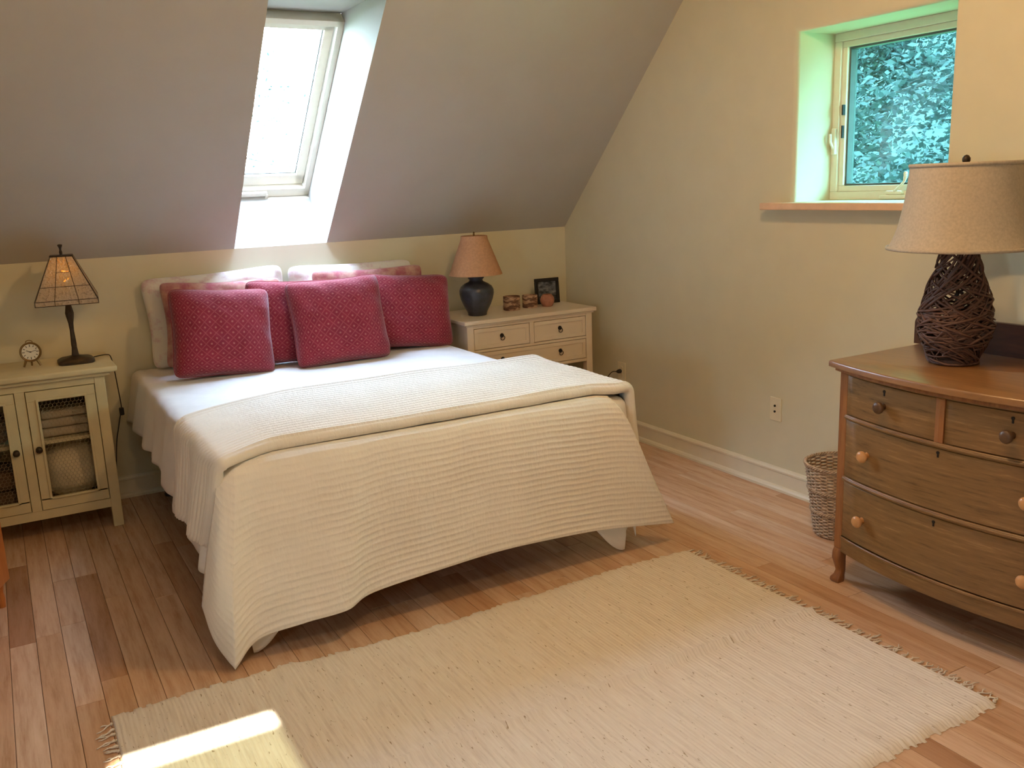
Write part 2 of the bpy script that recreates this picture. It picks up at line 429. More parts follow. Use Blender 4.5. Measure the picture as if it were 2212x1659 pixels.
# right wall with window recess
WY0, WY1, WZ0, WZ1 = 2.247, 3.000, 1.372, 2.097
bm = NB()
def rect(ex, xx): return [(xx, WY0 - ex, WZ0 - ex), (xx, WY1 + ex, WZ0 - ex), (xx, WY1 + ex, WZ1 + ex), (xx, WY0 - ex, WZ1 + ex)]
R_ = 0.022
prof = [(R_ * (1 - math.sin(a)), R_ * (1 - math.cos(a))) for a in [i * PI / 2 / 6 for i in range(7)]]
rows = [rect(e, XW + d) for e, d in prof] + [rect(0, XW + 0.34)]
Lr = []
for r in rows: Lr.append([bm.verts.new(p) for p in r])
for i in range(len(Lr) - 1):
    for k in range(4):
        f = bm.faces.new((Lr[i][k], Lr[i][(k + 1) % 4], Lr[i + 1][(k + 1) % 4], Lr[i + 1][k]))
        if i < len(Lr) - 2: f.smooth = True
def wallface(bm, xx, ex):
    a = rect(ex, xx); ys = [YF, a[0][1], a[1][1], YB + .45]; zs = [-0.12, a[0][2], a[2][2], 3.4]
    V = [[bm.verts.new((xx, yy, zz)) for zz in zs] for yy in ys]
    for i in range(3):
        for j in range(3):
            if (i, j) != (1, 1): bm.faces.new((V[i][j], V[i + 1][j], V[i + 1][j + 1], V[i][j + 1]))
wallface(bm, XW, R_); wallface(bm, XW + 0.34, 0)
# close outer rim
for (ya, yb, za, zb) in ((YF, YF, -.12, 3.4), (YB + .45, YB + .45, -.12, 3.4)):
    bm.faces.new([bm.verts.new(p) for p in ((XW, ya, za), (XW + .34, ya, za), (XW + .34, ya, zb), (XW, ya, zb))])
for z in (-.12, 3.4):
    bm.faces.new([bm.verts.new(p) for p in ((XW, YF, z), (XW + .34, YF, z), (XW + .34, YB + .45, z), (XW, YB + .45, z))])
bmesh.ops.remove_doubles(bm, verts=list(bm.verts), dist=1e-5)
wr = struct('wall_right', bm, M_wall)
# back knee wall, left wall, front wall
bm = NB(); box(bm, XL, XW, YB, YB + .45, -0.12, ZK); struct('wall_back', bm, M_wall)
bm = NB(); LY0, LY1, LZ0, LZ1 = -.30, .14, 1.10, 1.58
for q in ((YF, LY0, -.12, 3.4), (LY1, YB + .45, -.12, 3.4), (LY0, LY1, -.12, LZ0), (LY0, LY1, LZ1, 3.4)): box(bm, XL - .2, XL, q[0], q[1], q[2], q[3])
struct('wall_left', bm, M_wall)
bm = NB(); ring(bm, LY0, LY1, LZ0, LZ1, .05, XL - .14, XL - .06); lw_ = struct('window_4', bm, M_frame)
bm = NB(); box(bm, XL - .102, XL - .098, LY0 + .04, LY1 - .04, LZ0 + .04, LZ1 - .04); obj('glass_pane', bm, M_glass, lw_)
bm = NB(); box(bm, XL - .2, XW + .34, YF - .2, YF, -0.12, 3.4); struct('wall_front', bm, M_wall)
# sloped ceiling with the skylight shaft, then flat ceiling
yt = YB - (ZC - ZK)
A, B, C, D, E_ = (YB, ZK), (yt, ZC), (yt, ZC + .608), (5.344, 1.383), (5.344, ZK)
HZ = 2.327
bm = NB()
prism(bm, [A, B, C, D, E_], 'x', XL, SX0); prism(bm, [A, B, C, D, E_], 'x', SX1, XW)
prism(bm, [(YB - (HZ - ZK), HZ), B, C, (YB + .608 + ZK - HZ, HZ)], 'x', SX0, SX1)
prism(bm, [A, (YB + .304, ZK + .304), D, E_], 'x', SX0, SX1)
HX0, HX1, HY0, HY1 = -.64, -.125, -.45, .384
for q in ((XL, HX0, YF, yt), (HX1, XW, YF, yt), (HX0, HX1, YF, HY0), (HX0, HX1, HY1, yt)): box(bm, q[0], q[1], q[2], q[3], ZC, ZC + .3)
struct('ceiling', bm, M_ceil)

# roof window over the near side of the room (outside the frame): it lets the sun onto the rug
bm = NB()
for q in ((HX0, HX0 + .02, HY0, HY1), (HX1 - .004, HX1, HY0, HY1), (HX0, HX1, HY0, HY0 + .02), (HX0, HX1, HY1 - .004, HY1)): box(bm, q[0], q[1], q[2], q[3], ZC + .02, ZC + .07)
rw = struct('window_3', bm, M_frame)
bm = NB(); box(bm, HX0, HX1, HY0, HY1 - .115, ZC + .04, ZC + .041); obj('sun_dimming_screen', bm, M_screen, rw)  # unseen screen added to dim the sun, leaving one bright strip

# unseen eave, added outside to keep high sky light off the window recess
bm = NB(); box(bm, XW + .34, XW + 1.05, -1.5, 5.3, 2.28, 2.42); struct('sky_blocking_eave', bm, M_trim)
# baseboards
def bboard(name, axis):
    bm = NB()
    pr = [(0, 0), (-.030, 0), (-.030, .012), (-.024, .021), (-.014, .026), (-.013, .088), (-.018, .092), (-.018, .100), (-.010, .109), (0, .112)]
    if axis == 'right': prism(bm, [(XW + a, b) for a, b in pr], 'y', YF, YB - .02)
    else: prism(bm, [(YB + a, b) for a, b in pr], 'x', XL, XW - .001)
    return struct(name, bm, M_trim)
bboard('baseboard_right', 'right'); bboard('baseboard_back', 'back')

# ------------------------------------------------------------------ window in right wall
bm = NB(); ring(bm, WY0, WY1, WZ0, WZ1, .036, 3.405, 3.50)
win = struct('window_1', bm, M_frame)
bm = NB(); ring(bm, WY0 + .036, WY1 - .036, WZ0 + .036, WZ1 - .036, .026, 3.418, 3.48); obj('sash', bm, M_frame, win)
bm = NB(); ring(bm, WY0 + .062, WY1 - .062, WZ0 + .062, WZ1 - .062, .009, 3.432, 3.475, .001); obj('gasket', bm, M_gask, win, label='dark rubber gasket')
bm = NB(); box(bm, 3.462, 3.466, WY0 + .066, WY1 - .066, WZ0 + .066, WZ1 - .066); obj('glass_pane', bm, M_glassg, win)
bm = NB()                                   # crank operator
box(bm, 3.375, 3.415, 2.555, 2.705, 1.374, 1.392, .004)
box(bm, 3.383, 3.414, 2.600, 2.680, 1.392, 1.410, .006)
tube(bm, catmull([(3.392, 2.640, 1.405), (3.380, 2.615, 1.420), (3.378, 2.585, 1.445), (3.380, 2.578, 1.468)], 5), [.008, .007, .0065, .006, .006, .006, .0055, .005, .005, .005, .005, .0055, .006, .007, .008, .008], 8)
lathe(bm, [(.001, -.012), (.008, -.008), (.009, .004), (.006, .012), (.001, .013)], (3.378, 2.577, 1.476), 10)
obj('crank_handle', bm, M_frame, win, smooth=False, label='cream window crank with folded arm')
bm = NB(); box(bm, 3.388, 3.406, 2.966, 2.988, 1.575, 1.690, .004)
tube(bm, [(3.392, 2.977, 1.60), (3.372, 2.977, 1.63), (3.370, 2.977, 1.665)], .006, 8)
obj('sash_lock', bm, M_frame, win)
bm = NB(); box(bm, 3.402, 3.418, 2.938, 2.946, 1.745, 1.790, .001); box(bm, 3.402, 3.414, 2.938, 2.945, 1.645, 1.70, .001); obj('keeper', bm, M_black, win, label='dark metal keeper in the frame')
# sill board
bm = NB(); box(bm, 3.100, 3.405, 2.110, 3.137, 1.340, 1.371, .004)
sill = single('window_sill', bm, M_sillw, (3.1, 2.6, 1.34), 'natural wood sill board under the right wall window', 'sill')
del sill['category']; del sill['label']; sill.name = 'trim_1'; sill['kind'] = 'structure'

# ------------------------------------------------------------------ skylight
bmv = NB()
def sky(u0, u1, s0, s1, o0, o1, bm, bev=.002):
    # u: world x ; s: distance up the slope from the shaft bottom ; o: depth outwards from the frame plane
    t = NB(); box(t, u0, u1, s0, s1, o0, o1, bev)
    n = Vector((0, 1, 1)).normalized(); up = Vector((0, -1, 1)).normalized()
    o = Vector((0, YB + .304, ZK + .304)) - n * 0.02
    for v in t.verts:
        c = v.co.copy(); v.co = Vector((c.x, 0, 0)) + o + up * c.y + n * c.z
    merge(bm, t)
SL = (HZ - ZK - .304) * math.sqrt(2)
bm = NB()
for a in ((SX0, SX0 + .030, 0, SL), (SX1 - .030, SX1, 0, SL), (SX0, SX1, 0, .055), (SX0, SX1, SL - .03, SL)): sky(*a, -.045, .055, bm)
sk = struct('window_2', bm, M_frame)
bm = NB()
for a in ((SX0 + .034, SX0 + .078, .06, SL - .034), (SX1 - .078, SX1 - .034, .06, SL - .034), (SX0 + .034, SX1 - .034, .06, .125), (SX0 + .034, SX1 - .034, SL - .075, SL - .034)): sky(*a, -.012, .05, bm)
obj('sash', bm, M_frame, sk)
bm = NB()
for a in ((SX1 - .083, SX1 - .078, .125, SL - .075), (SX0 + .078, SX0 + .083, .125, SL - .075), (SX0 + .078, SX1 - .078, .125, .130)): sky(*a, .005, .04, bm, 0)
obj('gasket', bm, M_gask, sk)
bm = NB(); sky(SX0 + .075, SX1 - .075, .122, SL - .07, .025, .029, bm, 0); obj('glass_pane', bm, M_glass, sk)
bm = NB(); sky(1.20, 1.37, .018, .045, -.06, -.040, bm, .004); sky(1.36, 1.375, -.002, .03, -.062, -.05, bm, .003); obj('crank_cover', bm, M_frame, sk)

# ------------------------------------------------------------------ bed
bed = thing('bed', 'queen bed on dark metal legs, its head against the knee wall', 'bed', (1.34, 3.87, 0))
bm = NB(); box(bm, .60, 2.08, 2.90, 4.86, .42, .632, .045, 4); autosmooth(obj('mattress', bm, M_matt, bed))
bm = NB(); box(bm, .61, 2.07, 2.92, 4.86, .255, .418, .02, 3); autosmooth(obj('box_spring', bm, M_boxs, bed, label='reddish cloth covered box spring'))
bm = NB()
box(bm, .60, .63, 2.93, 4.85, .215, .253, .002); box(bm, 2.05, 2.08, 2.93, 4.85, .215, .253, .002)
for yy in (2.95, 3.85, 4.80): box(bm, .63, 2.05, yy, yy + .035, .215, .25, .002)
obj('frame_rail', bm, M_steel, bed)
for lx in (.63, 1.34, 2.05):
    for ly in (3.25, 3.90, 4.78):
        bm = NB(); tube(bm, [(lx, ly, .22), (lx, ly, .03)], .016, 10); lathe(bm, [(.024, 0), (.026, .012), (.020, .032), (.016, .036)], (lx, ly, 0), 12); obj('leg', bm, M_steel, bed)

# bedspread: one continuous cloth, flat on top and draped over three sides
BX0, BX1, BY0, BY1, BT = .575, 2.100, 2.905, 4.872, .652
def drape(u, v):
    a = max(BX0 - u, u - BX1, 0.0); sgn = -1 if u < BX0 else 1
    b = max(BY0 - v, 0.0)
    px, py = min(max(u, BX0), BX1), max(v, BY0)
    e_ = min(abs(u - BX0) if u > BX0 else 0, abs(BX1 - u) if u < BX1 else 0)
    if b > .1: b = .1 + (b - .1) * (1 + .72 * math.exp(-(e_ / .17) ** 2) * max(0.2, 1 - a / .35))
    r = math.hypot(a, b)
    if r < 1e-6: return Vector((u, v, BT + .004 * noise.noise(Vector((u * 3, v * 3, 1)))))
    ca, cb = a / r, b / r
    Rr = .045; arc = Rr * PI / 2
    if r < arc: out, dr = Rr * math.sin(r / Rr), Rr * (1 - math.cos(r / Rr))
    else:
        s = r - arc; mixc = (2 * ca * cb) ** 2
        fl = (.18 if u < BX0 else .05) * (1 - cb) + .06 * mixc if a > b * .2 else .02
        out = Rr + fl * s; dr = Rr + s * math.sqrt(1 - fl * fl)
    amp = min(1.0, r / .25)
    if a > 0 and b == 0: out += amp * (.012 * math.sin(v * 2 * PI / .27 + 1.0 + 2.0 * noise.noise(Vector((v * 2, 0, 5)))) + .003 * math.sin(v * 2 * PI / .115) + .016 * noise.noise(Vector((v * 6, u * 3, 3))))
    z = BT - dr
    if z < .006: out += (.006 - z) * .7; z = .006 + .004 * abs(noise.noise(Vector((u * 20, v * 20, 0))))
    return Vector((px + sgn * ca * out, py - cb * out, z))
HL, HF = .28, .43
nu, nv = 150, 160
bm = NB(); rows = []
for i in range(nu + 1):
    u = BX0 - HL + (BX1 - BX0 + 2 * HL) * i / nu
    row = []
    for j in range(nv + 1):
        v = BY1 - (BY1 - BY0 + HF) * j / nv
        uu = u
        grow = 1 + .42 * min(1, max(0, (4.5 - v) / 1.5)) ** 1.3 + .03 * math.sin(v * 9)
        if u < BX0: uu = BX0 - (BX0 - u) * grow
        if u > BX1: uu = BX1 + (u - BX1) * grow
        row.append(drape(uu, v))
    rows.append(row)
grid(bm, rows)
o = single('bedspread', bm, M_spread, (1.34, 3.87, .652), 'plain cream bedspread draped over the bed, corners touching the floor', 'bedspread', smooth=True)
sm = o.modifiers.new('thick', 'SOLIDIFY'); sm.thickness = .005; sm.offset = -1

# ribbed quilt folded across the foot of the bed
quilt = thing('folded_quilt', 'cream ribbed quilt folded double over the foot of the bed', 'quilt', (1.34, 2.9, .66))
def rib(s, period): return abs(math.sin(PI * s / period)) ** .55
# lower layer, hanging over the foot: columns from bed top edge to hem
T = .666
cols = [  # list of (points top->hem)
    [(.575, 3.02, T), (.535, 2.90, .655), (.500, 2.82, .58), (.462, 2.87, .38), (.440, 2.94, .18)],
    [(.600, 2.99, T), (.545, 2.865, .655), (.520, 2.80, .57), (.478, 2.80, .35), (.455, 2.86, .085)],
    [(.640, 2.96, T), (.575, 2.845, .660), (.553, 2.785, .56), (.520, 2.775, .30), (.496, 2.775, .010)],   # crease
    [(.690, 2.96, T), (.650, 2.850, .660), (.635, 2.805, .56), (.605, 2.80, .32), (.585, 2.805, .075)],
    [(.800, 2.96, T), (.780, 2.850, .660), (.765, 2.805, .55), (.745, 2.785, .33), (.730, 2.770, .105)],
    [(.950, 2.96, T), (.935, 2.850, .660), (.925, 2.800, .55), (.905, 2.775, .34), (.880, 2.745, .122)],
    [(1.06, 2.96, T), (1.05, 2.850, .660), (1.04, 2.812, .55), (1.02, 2.805, .34), (1.00, 2.790, .140)],
    [(1.30, 2.96, T), (1.30, 2.850, .660), (1.30, 2.812, .55), (1.31, 2.800, .34), (1.32, 2.790, .165)],
    [(1.55, 2.96, T), (1.55, 2.850, .660), (1.56, 2.812, .55), (1.57, 2.800, .34), (1.58, 2.790, .170)],
    [(1.80, 2.96, T), (1.80, 2.850, .660), (1.82, 2.812, .55), (1.86, 2.800, .34), (1.90, 2.795, .150)],
    [(1.96, 2.96, T), (1.96, 2.850, .660), (2.00, 2.812, .55), (2.08, 2.800, .34), (2.14, 2.795, .120)],
    [(2.06, 2.96, T), (2.05, 2.850, .655), (2.10, 2.805, .56), (2.20, 2.800, .34), (2.324, 2.800, .090)],
]
def resample(col, n):
    c = catmull(col, 12); d = [0]
    for i in range(1, len(c)): d.append(d[-1] + (c[i] - c[i - 1]).length)
    out = []; k = 0
    for i in range(n + 1):
        s = d[-1] * i / n
        while k < len(d) - 2 and d[k + 1] < s: k += 1
        f = (s - d[k]) / max(1e-9, d[k + 1] - d[k]); out.append(c[k].lerp(c[k + 1], f))
    return out
NV = 190
colsr = [resample(c, NV) for c in cols]
def colline(cs, nper):
    """interpolate across columns, smooth"""
    rows_ = []
    for j in range(NV + 1): rows_.append(catmull([c[j] for c in cs], nper))
    return rows_
left = colline(colsr[:3], 8); right = colline(colsr[2:], 18)
bm = NB(); allrows = [l[:-1] + r for l, r in zip(left, right)]
nr = len(allrows[0])
base = [[p.copy() for p in r] for r in allrows]
for j in range(NV + 1):
    for i in range(nr):
        p = base[j][i]
        a = base[min(j + 1, NV)][i] - base[max(j - 1, 0)][i]; b_ = base[j][min(i + 1, nr - 1)] - base[j][max(i - 1, 0)]
        n = b_.cross(a).normalized()
        wv = .006 * noise.noise(Vector((p.x * 5, 0, p.z * 2))) + .003 * noise.noise(Vector((p.x * 21, 4, p.z * 9)))
        s = j / NV * .70 + wv
        amp = (.0032 if i > 14 else .0012) * (1 + .5 * noise.noise(Vector((p.x * 3, 8, p.z * 4))))
        big = .010 * noise.noise(Vector((p.x * 2.5, 1, p.z * 2))) * min(1, j / 60)
        allrows[j][i] = p - n * (-amp * rib(s, .0245) - big)
grid(bm, allrows)
o = obj('lower_layer', bm, M_quilt, quilt, smooth=True)
sm = o.modifiers.new('thick', 'SOLIDIFY'); sm.thickness = .007; sm.offset = 1

# upper layer: lies across the top, hangs down both sides
def upper(u, t):
    """u: across in cloth metres from left bed edge; t: 0 back fold .. 1 front fold"""
    yb = 3.64 - .30 * max(0, (1.02 - u) / .6) ** 1.7 - .06 * max(0, (u - 1.5)); yb = max(yb, 3.42) if u > .2 else 3.42 + .02 * math.sin(u * 9)
    yf = 2.925 - .09 * max(0, (.72 - u) / .15) ** 1.2 * (1 if u > .55 else 1)
    yf = max(yf, 2.80)
    if u > 2.0: yf = 2.925 - .05 * min(1, (u - 2.0) / .08)
    y = yb + (yf - yb) * t
    x0, x1 = .545, 2.125; zt = .706; Rr = .05; arc = Rr * PI / 2
    side = max(x0 - u, u - x1, 0); sg = -1 if u < x0 else 1
    px = min(max(u, x0), x1)
    if side == 0: out, dr = 0, 0
    elif side < arc: out, dr = Rr * math.sin(side / Rr), Rr * (1 - math.cos(side / Rr))
    else: out = Rr + .10 * (side - arc); dr = Rr + (side - arc) * .985
    if side > 0: out += min(1, side / .2) * (.012 * math.sin(y * 2 * PI / .30 + 2.2))
    if sg < 0 and side > 0: y += (.16 * t + .02) * (side / .37) ** 1.2
    return Vector((px + sg * out, y, zt - dr))
NU = 170; US, UE = .545 - .37, 2.125 + .42
def upper_norm(u, t):
    e = 1e-3; a = upper(u + e, t) - upper(u - e, t); b_ = upper(u, min(1, t + e)) - upper(u, max(0, t - e))
    n = b_.cross(a)
    return n.normalized() if n.length > 0 else Vector((0, 0, 1))
rows = []; TH = .016
for i in range(NU + 1):
    u = US + (UE - US) * i / NU; row = []
    # back fold (half circle under), top, front roll
    n0 = upper_norm(u, 0); tdir0 = (upper(u, 0) - upper(u, .02)).normalized()
    n1 = upper_norm(u, 1); tdir1 = (upper(u, 1) - upper(u, .98)).normalized()
    if n0.z < 0 and abs(n0.z) > .3: pass
    drop = .30 if u < .545 else 0
    c0 = upper(u, 0) - n0 * (-1) * 0
    def off(p, n, d): return p + n * d
    s0 = 1 if (upper_norm(1.3, .5).z > 0) else -1
    n0, n1 = n0 * s0, n1 * s0
    row.append(upper(u, .08) - n0 * 2 * TH)
    for k in range(7):
        a = -PI / 2 + PI * k / 6
        row.append(upper(u, 0) - n0 * TH + tdir0 * TH * math.cos(a) + n0 * TH * math.sin(a))
    NT = 280
    for k in range(1, NT):
        t = k / NT; p = upper(u, t); n = upper_norm(u, t) * s0
        wv = .004 * noise.noise(Vector((u * 4, 7, t * 3))) + .002 * noise.noise(Vector((u * 19, 2, t * 7)))
        row.append(p + n * ((.0070 + .006 * math.exp(-(t / .09) ** 2)) * rib(t * .74 + wv, .034) + .005 * noise.noise(Vector((u * 3, t * 3, 5)))))
    R1 = .019
    for k in range(9):
        a = PI / 2 - PI * k / 8
        row.append(upper(u, 1) - n1 * R1 + tdir1 * R1 * math.cos(a) * 1.1 + n1 * R1 * math.sin(a) + n1 * .003 * noise.noise(Vector((u * 9, 0, 0))))
    row.append(upper(u, .93) - n1 * 2 * R1)
    rows.append(row)
bm = NB(); grid(bm, rows)
bmesh.ops.recalc_face_normals(bm, faces=bm.faces)
o = obj('folded_layer', bm, M_quilt, quilt, smooth=True)
sm = o.modifiers.new('thick', 'SOLIDIFY'); sm.thickness = .004; sm.offset = -1

# ------------------------------------------------------------------ pillows
def pillow_bm(w_, h_, t_, seed, pinch=.10, wr=.006, flange=0.0):
    bm = NB(); N = 44; uvl = bm.loops.layers.uv.new('UVMap')
    def pt(u, v, side):
        pu = 1 - pinch * (1 - v * v) * .5 ; pv = 1 - pinch * (1 - u * u) * .5
        # edges bow inwards between the corners
        X = u * (w_ / 2) * (1 - pinch * (1 - abs(v) ** 2) * abs(u) ** 2)
        Y = v * (h_ / 2) * (1 - pinch * (1 - abs(u) ** 2) * abs(v) ** 2)
        cr_ = max(0.0, abs(u) ** 7 * abs(v) ** 7); X *= 1 - .08 * cr_; Y *= 1 - .08 * cr_
        f = max(0.0, (1 - u ** 4)) * max(0.0, (1 - v ** 4)); z = t_ / 2 * f ** .48
        z += f ** .3 * wr * (noise.noise(Vector((u * 3 + seed, v * 3, seed))) + .5 * noise.noise(Vector((u * 7, v * 7 + seed, 2))))
        ea = max(abs(u), abs(v)); wav = (max(0, ea - .55) / .45)
        z += wr * .9 * wav * math.sin(9 * (u + v) + seed) * f ** .5
        return Vector((X, z * side, Y))
    for side in (1, -1):
        V = [[bm.verts.new(pt(math.sin((2 * i / N - 1) * PI / 2) * .5 + (2 * i / N - 1) * .5, math.sin((2 * j / N - 1) * PI / 2) * .5 + (2 * j / N - 1) * .5, side)) for j in range(N + 1)] for i in range(N + 1)]
        for i in range(N):
            for j in range(N):
                q = ((i, j), (i + 1, j), (i + 1, j + 1), (i, j + 1))
                f = bm.faces.new([V[a][b] for a, b in q])
                for lp, (a, b) in zip(f.loops, q): lp[uvl].uv = (a / N * w_ / .45, b / N * h_ / .45)
    bmesh.ops.remove_doubles(bm, verts=list(bm.verts), dist=1e-5)
    return bm
def pillow(label, x_, y_, zb, w_, h_, t_, lean, yaw, roll, mat, group, name='cushion', cat='cushion', seed=1, pinch=.10, pipe=None, wr=.006):
    """(x_, y_): centre of the bottom edge; lean: tilt back in degrees"""
    bm = pillow_bm(w_, h_, t_, seed, pinch, wr)
    Mx = Matrix.Translation((x_, y_, zb)) @ Matrix.Rotation(math.radians(yaw), 4, 'Z') @ Matrix.Rotation(math.radians(-lean), 4, 'X') @ Matrix.Rotation(math.radians(roll), 4, 'Y') @ Matrix.Translation((0, 0, h_ / 2))
    me = bpy.data.meshes.new(name)
    o = bpy.data.objects.new(name, me); COL.objects.link(o)
    bmesh.ops.recalc_face_normals(bm, faces=bm.faces); bm.to_mesh(me); bm.free()
    me.polygons.foreach_set('use_smooth', [True] * len(me.polygons)); me.materials.append(mat)
    o.matrix_world = Mx; tag(o, label, cat, group)
    if pipe:
        bm = NB(); N = 60; pts = []
        for k in range(4 * N):
            s = k / N; e = int(s); f = (s - e) * 2 - 1
            u, v = [(f, -1), (1, f), (-f, 1), (-1, -f)][e]
            X = u * (w_ / 2) * (1 - pinch * (1 - abs(v) ** 2) * abs(u) ** 2); Y = v * (h_ / 2) * (1 - pinch * (1 - abs(u) ** 2) * abs(v) ** 2)
            cr_ = abs(u) ** 7 * abs(v) ** 7; X *= 1 - .08 * cr_; Y *= 1 - .08 * cr_
            pts.append((X, 0, Y))
        tube(bm, pts, .0035, 6, closed=True)
        c = obj('piping', bm, pipe, None, smooth=True); c.parent = o
    return o
ZP = .661
G1, G2, G3 = 'red cushions in front', 'rose print shams behind the red cushions', 'large pillows against the knee wall'
pillow('large pale pillow against the wall behind the left red cushions', .99, 4.79, ZP, .74, .47, .13, 5, 0, -2, M_floral, G3, 'pillow', 'pillow', 3, .07, wr=.010)
pillow('large pale pillow with pink print against the wall at the right', 1.71, 4.79, ZP, .74, .46, .13, 5, 0, 1, M_floral, G3, 'pillow', 'pillow', 8, .06, wr=.010)
pillow('rose print sham peeking out behind the leftmost red cushion', .97, 4.645, ZP, .62, .44, .11, 8, 0, 2, M_pinkp, G2, 'pillow_sham', 'pillow', 5, .10)
pillow('rose print sham mostly hidden behind the two right red cushions', 1.76, 4.645, ZP, .66, .44, .11, 8, 0, 1, M_pinkp, G2, 'pillow_sham', 'pillow', 6, .09)
pillow('red lattice cushion half hidden between its two front neighbours', 1.275, 4.50, ZP - .010, .47, .43, .15, 12, 3, 4, M_red, G1, seed=2, pinch=.065, pipe=M_red)
pillow('red lattice cushion at the right end beside the white dresser, partly covered', 1.88, 4.47, ZP, .53, .41, .16, 18, -3, 5, M_red, G1, seed=4, pinch=.065, pipe=M_red)
pillow('red lattice cushion at the left end of the bed', .90, 4.40, ZP - .012, .49, .435, .18, 16, 3, 5, M_red, G1, seed=9, pinch=.065, pipe=M_red)
pillow('red lattice cushion in front of all others, right of the middle', 1.485, 4.345, ZP - .014, .505, .445, .18, 16, 0, -1, M_red, G1, seed=12, pinch=.07, pipe=M_red)

# ------------------------------------------------------------------ rug
RX0, RX1, RY0, RY1 = .120, 2.305, 1.365, 2.715
rug = thing('rag_rug', 'cream woven rag rug with knotted fringe on the wooden floor', 'rug', (1.2, 2.04, 0))
NXr, NYr = 720, 60
rows = []
for i in range(NXr + 1):
    x_ = RX0 + (RX1 - RX0) * i / NXr; row = []
    ribn = math.floor((x_ - RX0) / .0125)
    rr = random.Random(ribn); e0, e1, hh = rr.uniform(-.008, .008), rr.uniform(-.008, .008), rr.uniform(.7, 1.1)
    ph = (x_ - RX0) / .0125 - ribn
    far_e = RY1 + .035 * noise.noise(Vector((x_ * 1.3, 1, 0))) + e1; near_e = RY0 + .02 * (2.3 - x_) * 0 + .03 * noise.noise(Vector((x_ * 1.5, 7, 0))) + e0
    far_e += .02 * math.exp(-((x_ - .65) / .03) ** 2)
    for j in range(NYr + 1):
        t = j / NYr; y_ = near_e + (far_e - near_e) * t
        z = .005 + .0030 * hh * math.sin(PI * ph) ** .7 + .0012 * noise.noise(Vector((x_ * 60, y_ * 25, 0)))
        cr_ = math.exp(-((y_ - 2.045 - .012 * noise.noise(Vector((x_ * 4, 0, 0)))) / .011) ** 2)
        z += .024 * cr_ * (.75 + .4 * noise.noise(Vector((x_ * 3, 3, 3))))
        z += .0035 * (1 + noise.noise(Vector((x_ * 2.5, y_ * 2.5, 9))))
        if j in (0, NYr) or i in (0, NXr): z = .001
        xs = x_ + .004 * noise.noise(Vector((y_ * 7, x_ * 2, 4)))
        row.append(Vector((xs, y_, z)))
    rows.append(row)
bm = NB(); grid(bm, rows)
# underside
grid(bm, [[(RX0, RY0 + .02, .0008), (RX0, RY1 - .02, .0008)], [(RX1, RY0 + .02, .0008), (RX1, RY1 - .02, .0008)]])
obj('woven_field', bm, M_rug, rug, smooth=True)
def tassel(x_, y_, sg):
    bm = NB(); n = random.choice([2, 3, 3]); L0 = random.uniform(.030, .060); drift = random.uniform(-.5, .3)
    lathe(bm, [(.0005, -.003), (.0045, 0), (.005, .004), (.0005, .008)], (x_ + sg * .004, y_, .001), 6)
    for k in range(n):
        L = L0 * random.uniform(.7, 1.15); d = drift + random.uniform(-.35, .35)
        pts = [(x_, y_, .004)]
        for q in range(1, 6):
            s = q / 5; pts.append((x_ + sg * L * s, y_ + L * s * d + .004 * math.sin(s * 7 + k * 2), .0035 + .003 * random.random() * (1 - s)))
        tube(bm, pts, [.0028, .0026, .0022, .002, .0018, .0012], 5)
    return bm
y_ = RY0 + .01
while y_ < RY1 - .005:
    obj('tassel', tassel(RX1 + .001, y_, 1), M_rug, rug, smooth=True); y_ += random.uniform(.020, .030)
y_ = RY0 + .01
while y_ < RY1 - .02:
    obj('tassel', tassel(RX0 - .001, y_, -1), M_rug, rug, smooth=True); y_ += random.uniform(.024, .036)

# ------------------------------------------------------------------ oak bow-front dresser
YC = 1.745; HB = .445
dr = thing('bow_front_dresser', 'oak bow-front chest of drawers with mixed wooden knobs against the right wall', 'dresser', (2.85, YC, 0))
def bow(y, x_c, depth, half=HB): return x_c - depth * (1 - min(1, abs(y - YC) / half) ** 2)
def bowpanel(bm, y0, y1, z0, z1, xc, depth, thick, bev=.003, n=24, half=HB):
    front = []; back = []
    rows_ = []
    for i in range(n + 1):
        y = y0 + (y1 - y0) * i / n; xf = bow(y, xc, depth, half)
        e = bev if i not in (0, n) else bev
        x_in = xf + (bev if i in (0, n) else 0)
        rows_.append([Vector((xf + thick, y, z0)), Vector((xf + bev, y, z0)), Vector((x_in, y, z0 + bev)), Vector((x_in, y, z1 - bev)), Vector((xf + bev, y, z1)), Vector((xf + thick, y, z1))])
    t = NB(); vs = grid(t, rows_, close_v=True)
    t.faces.new([v for v in vs[0]]); t.faces.new([v for v in vs[-1]][::-1]); merge(bm, t)
XC_, DP = 2.578, .068
# top
bm = NB(); n = 40; y0, y1 = YC - .479, YC + .479
outl = [(bow(y0 + (y1 - y0) * i / n, 2.552, .078, .479), y0 + (y1 - y0) * i / n) for i in range(n + 1)]
def slab(bm, pts, z0, z1, xb, e=.006):
    rings = []
    for z, ins in ((z0, .0), (z0 + e * .3, -e * .0), (z1 - e, 0), (z1 - e * .3, e * .35), (z1, e)):
        r = []
        for i, (px, py) in enumerate(pts):
            yy = py + (ins if i == 0 else (-ins if i == len(pts) - 1 else 0)); r.append(Vector((px + ins, yy, z)))
        r.append(Vector((xb, pts[-1][1] - ins, z))); r.append(Vector((xb, pts[0][1] + ins, z))); rings.append(r)
    t = NB(); V = [[t.verts.new(p) for p in r] for r in rings]
    for i in range(len(V) - 1):
        for k in range(len(V[0])): t.faces.new((V[i][k], V[i][(k + 1) % len(V[0])], V[i + 1][(k + 1) % len(V[0])], V[i + 1][k]))
    t.faces.new(V[0][::-1]); t.faces.new(V[-1]); merge(bm, t)
slab(bm, outl, .820, .842, 3.075)
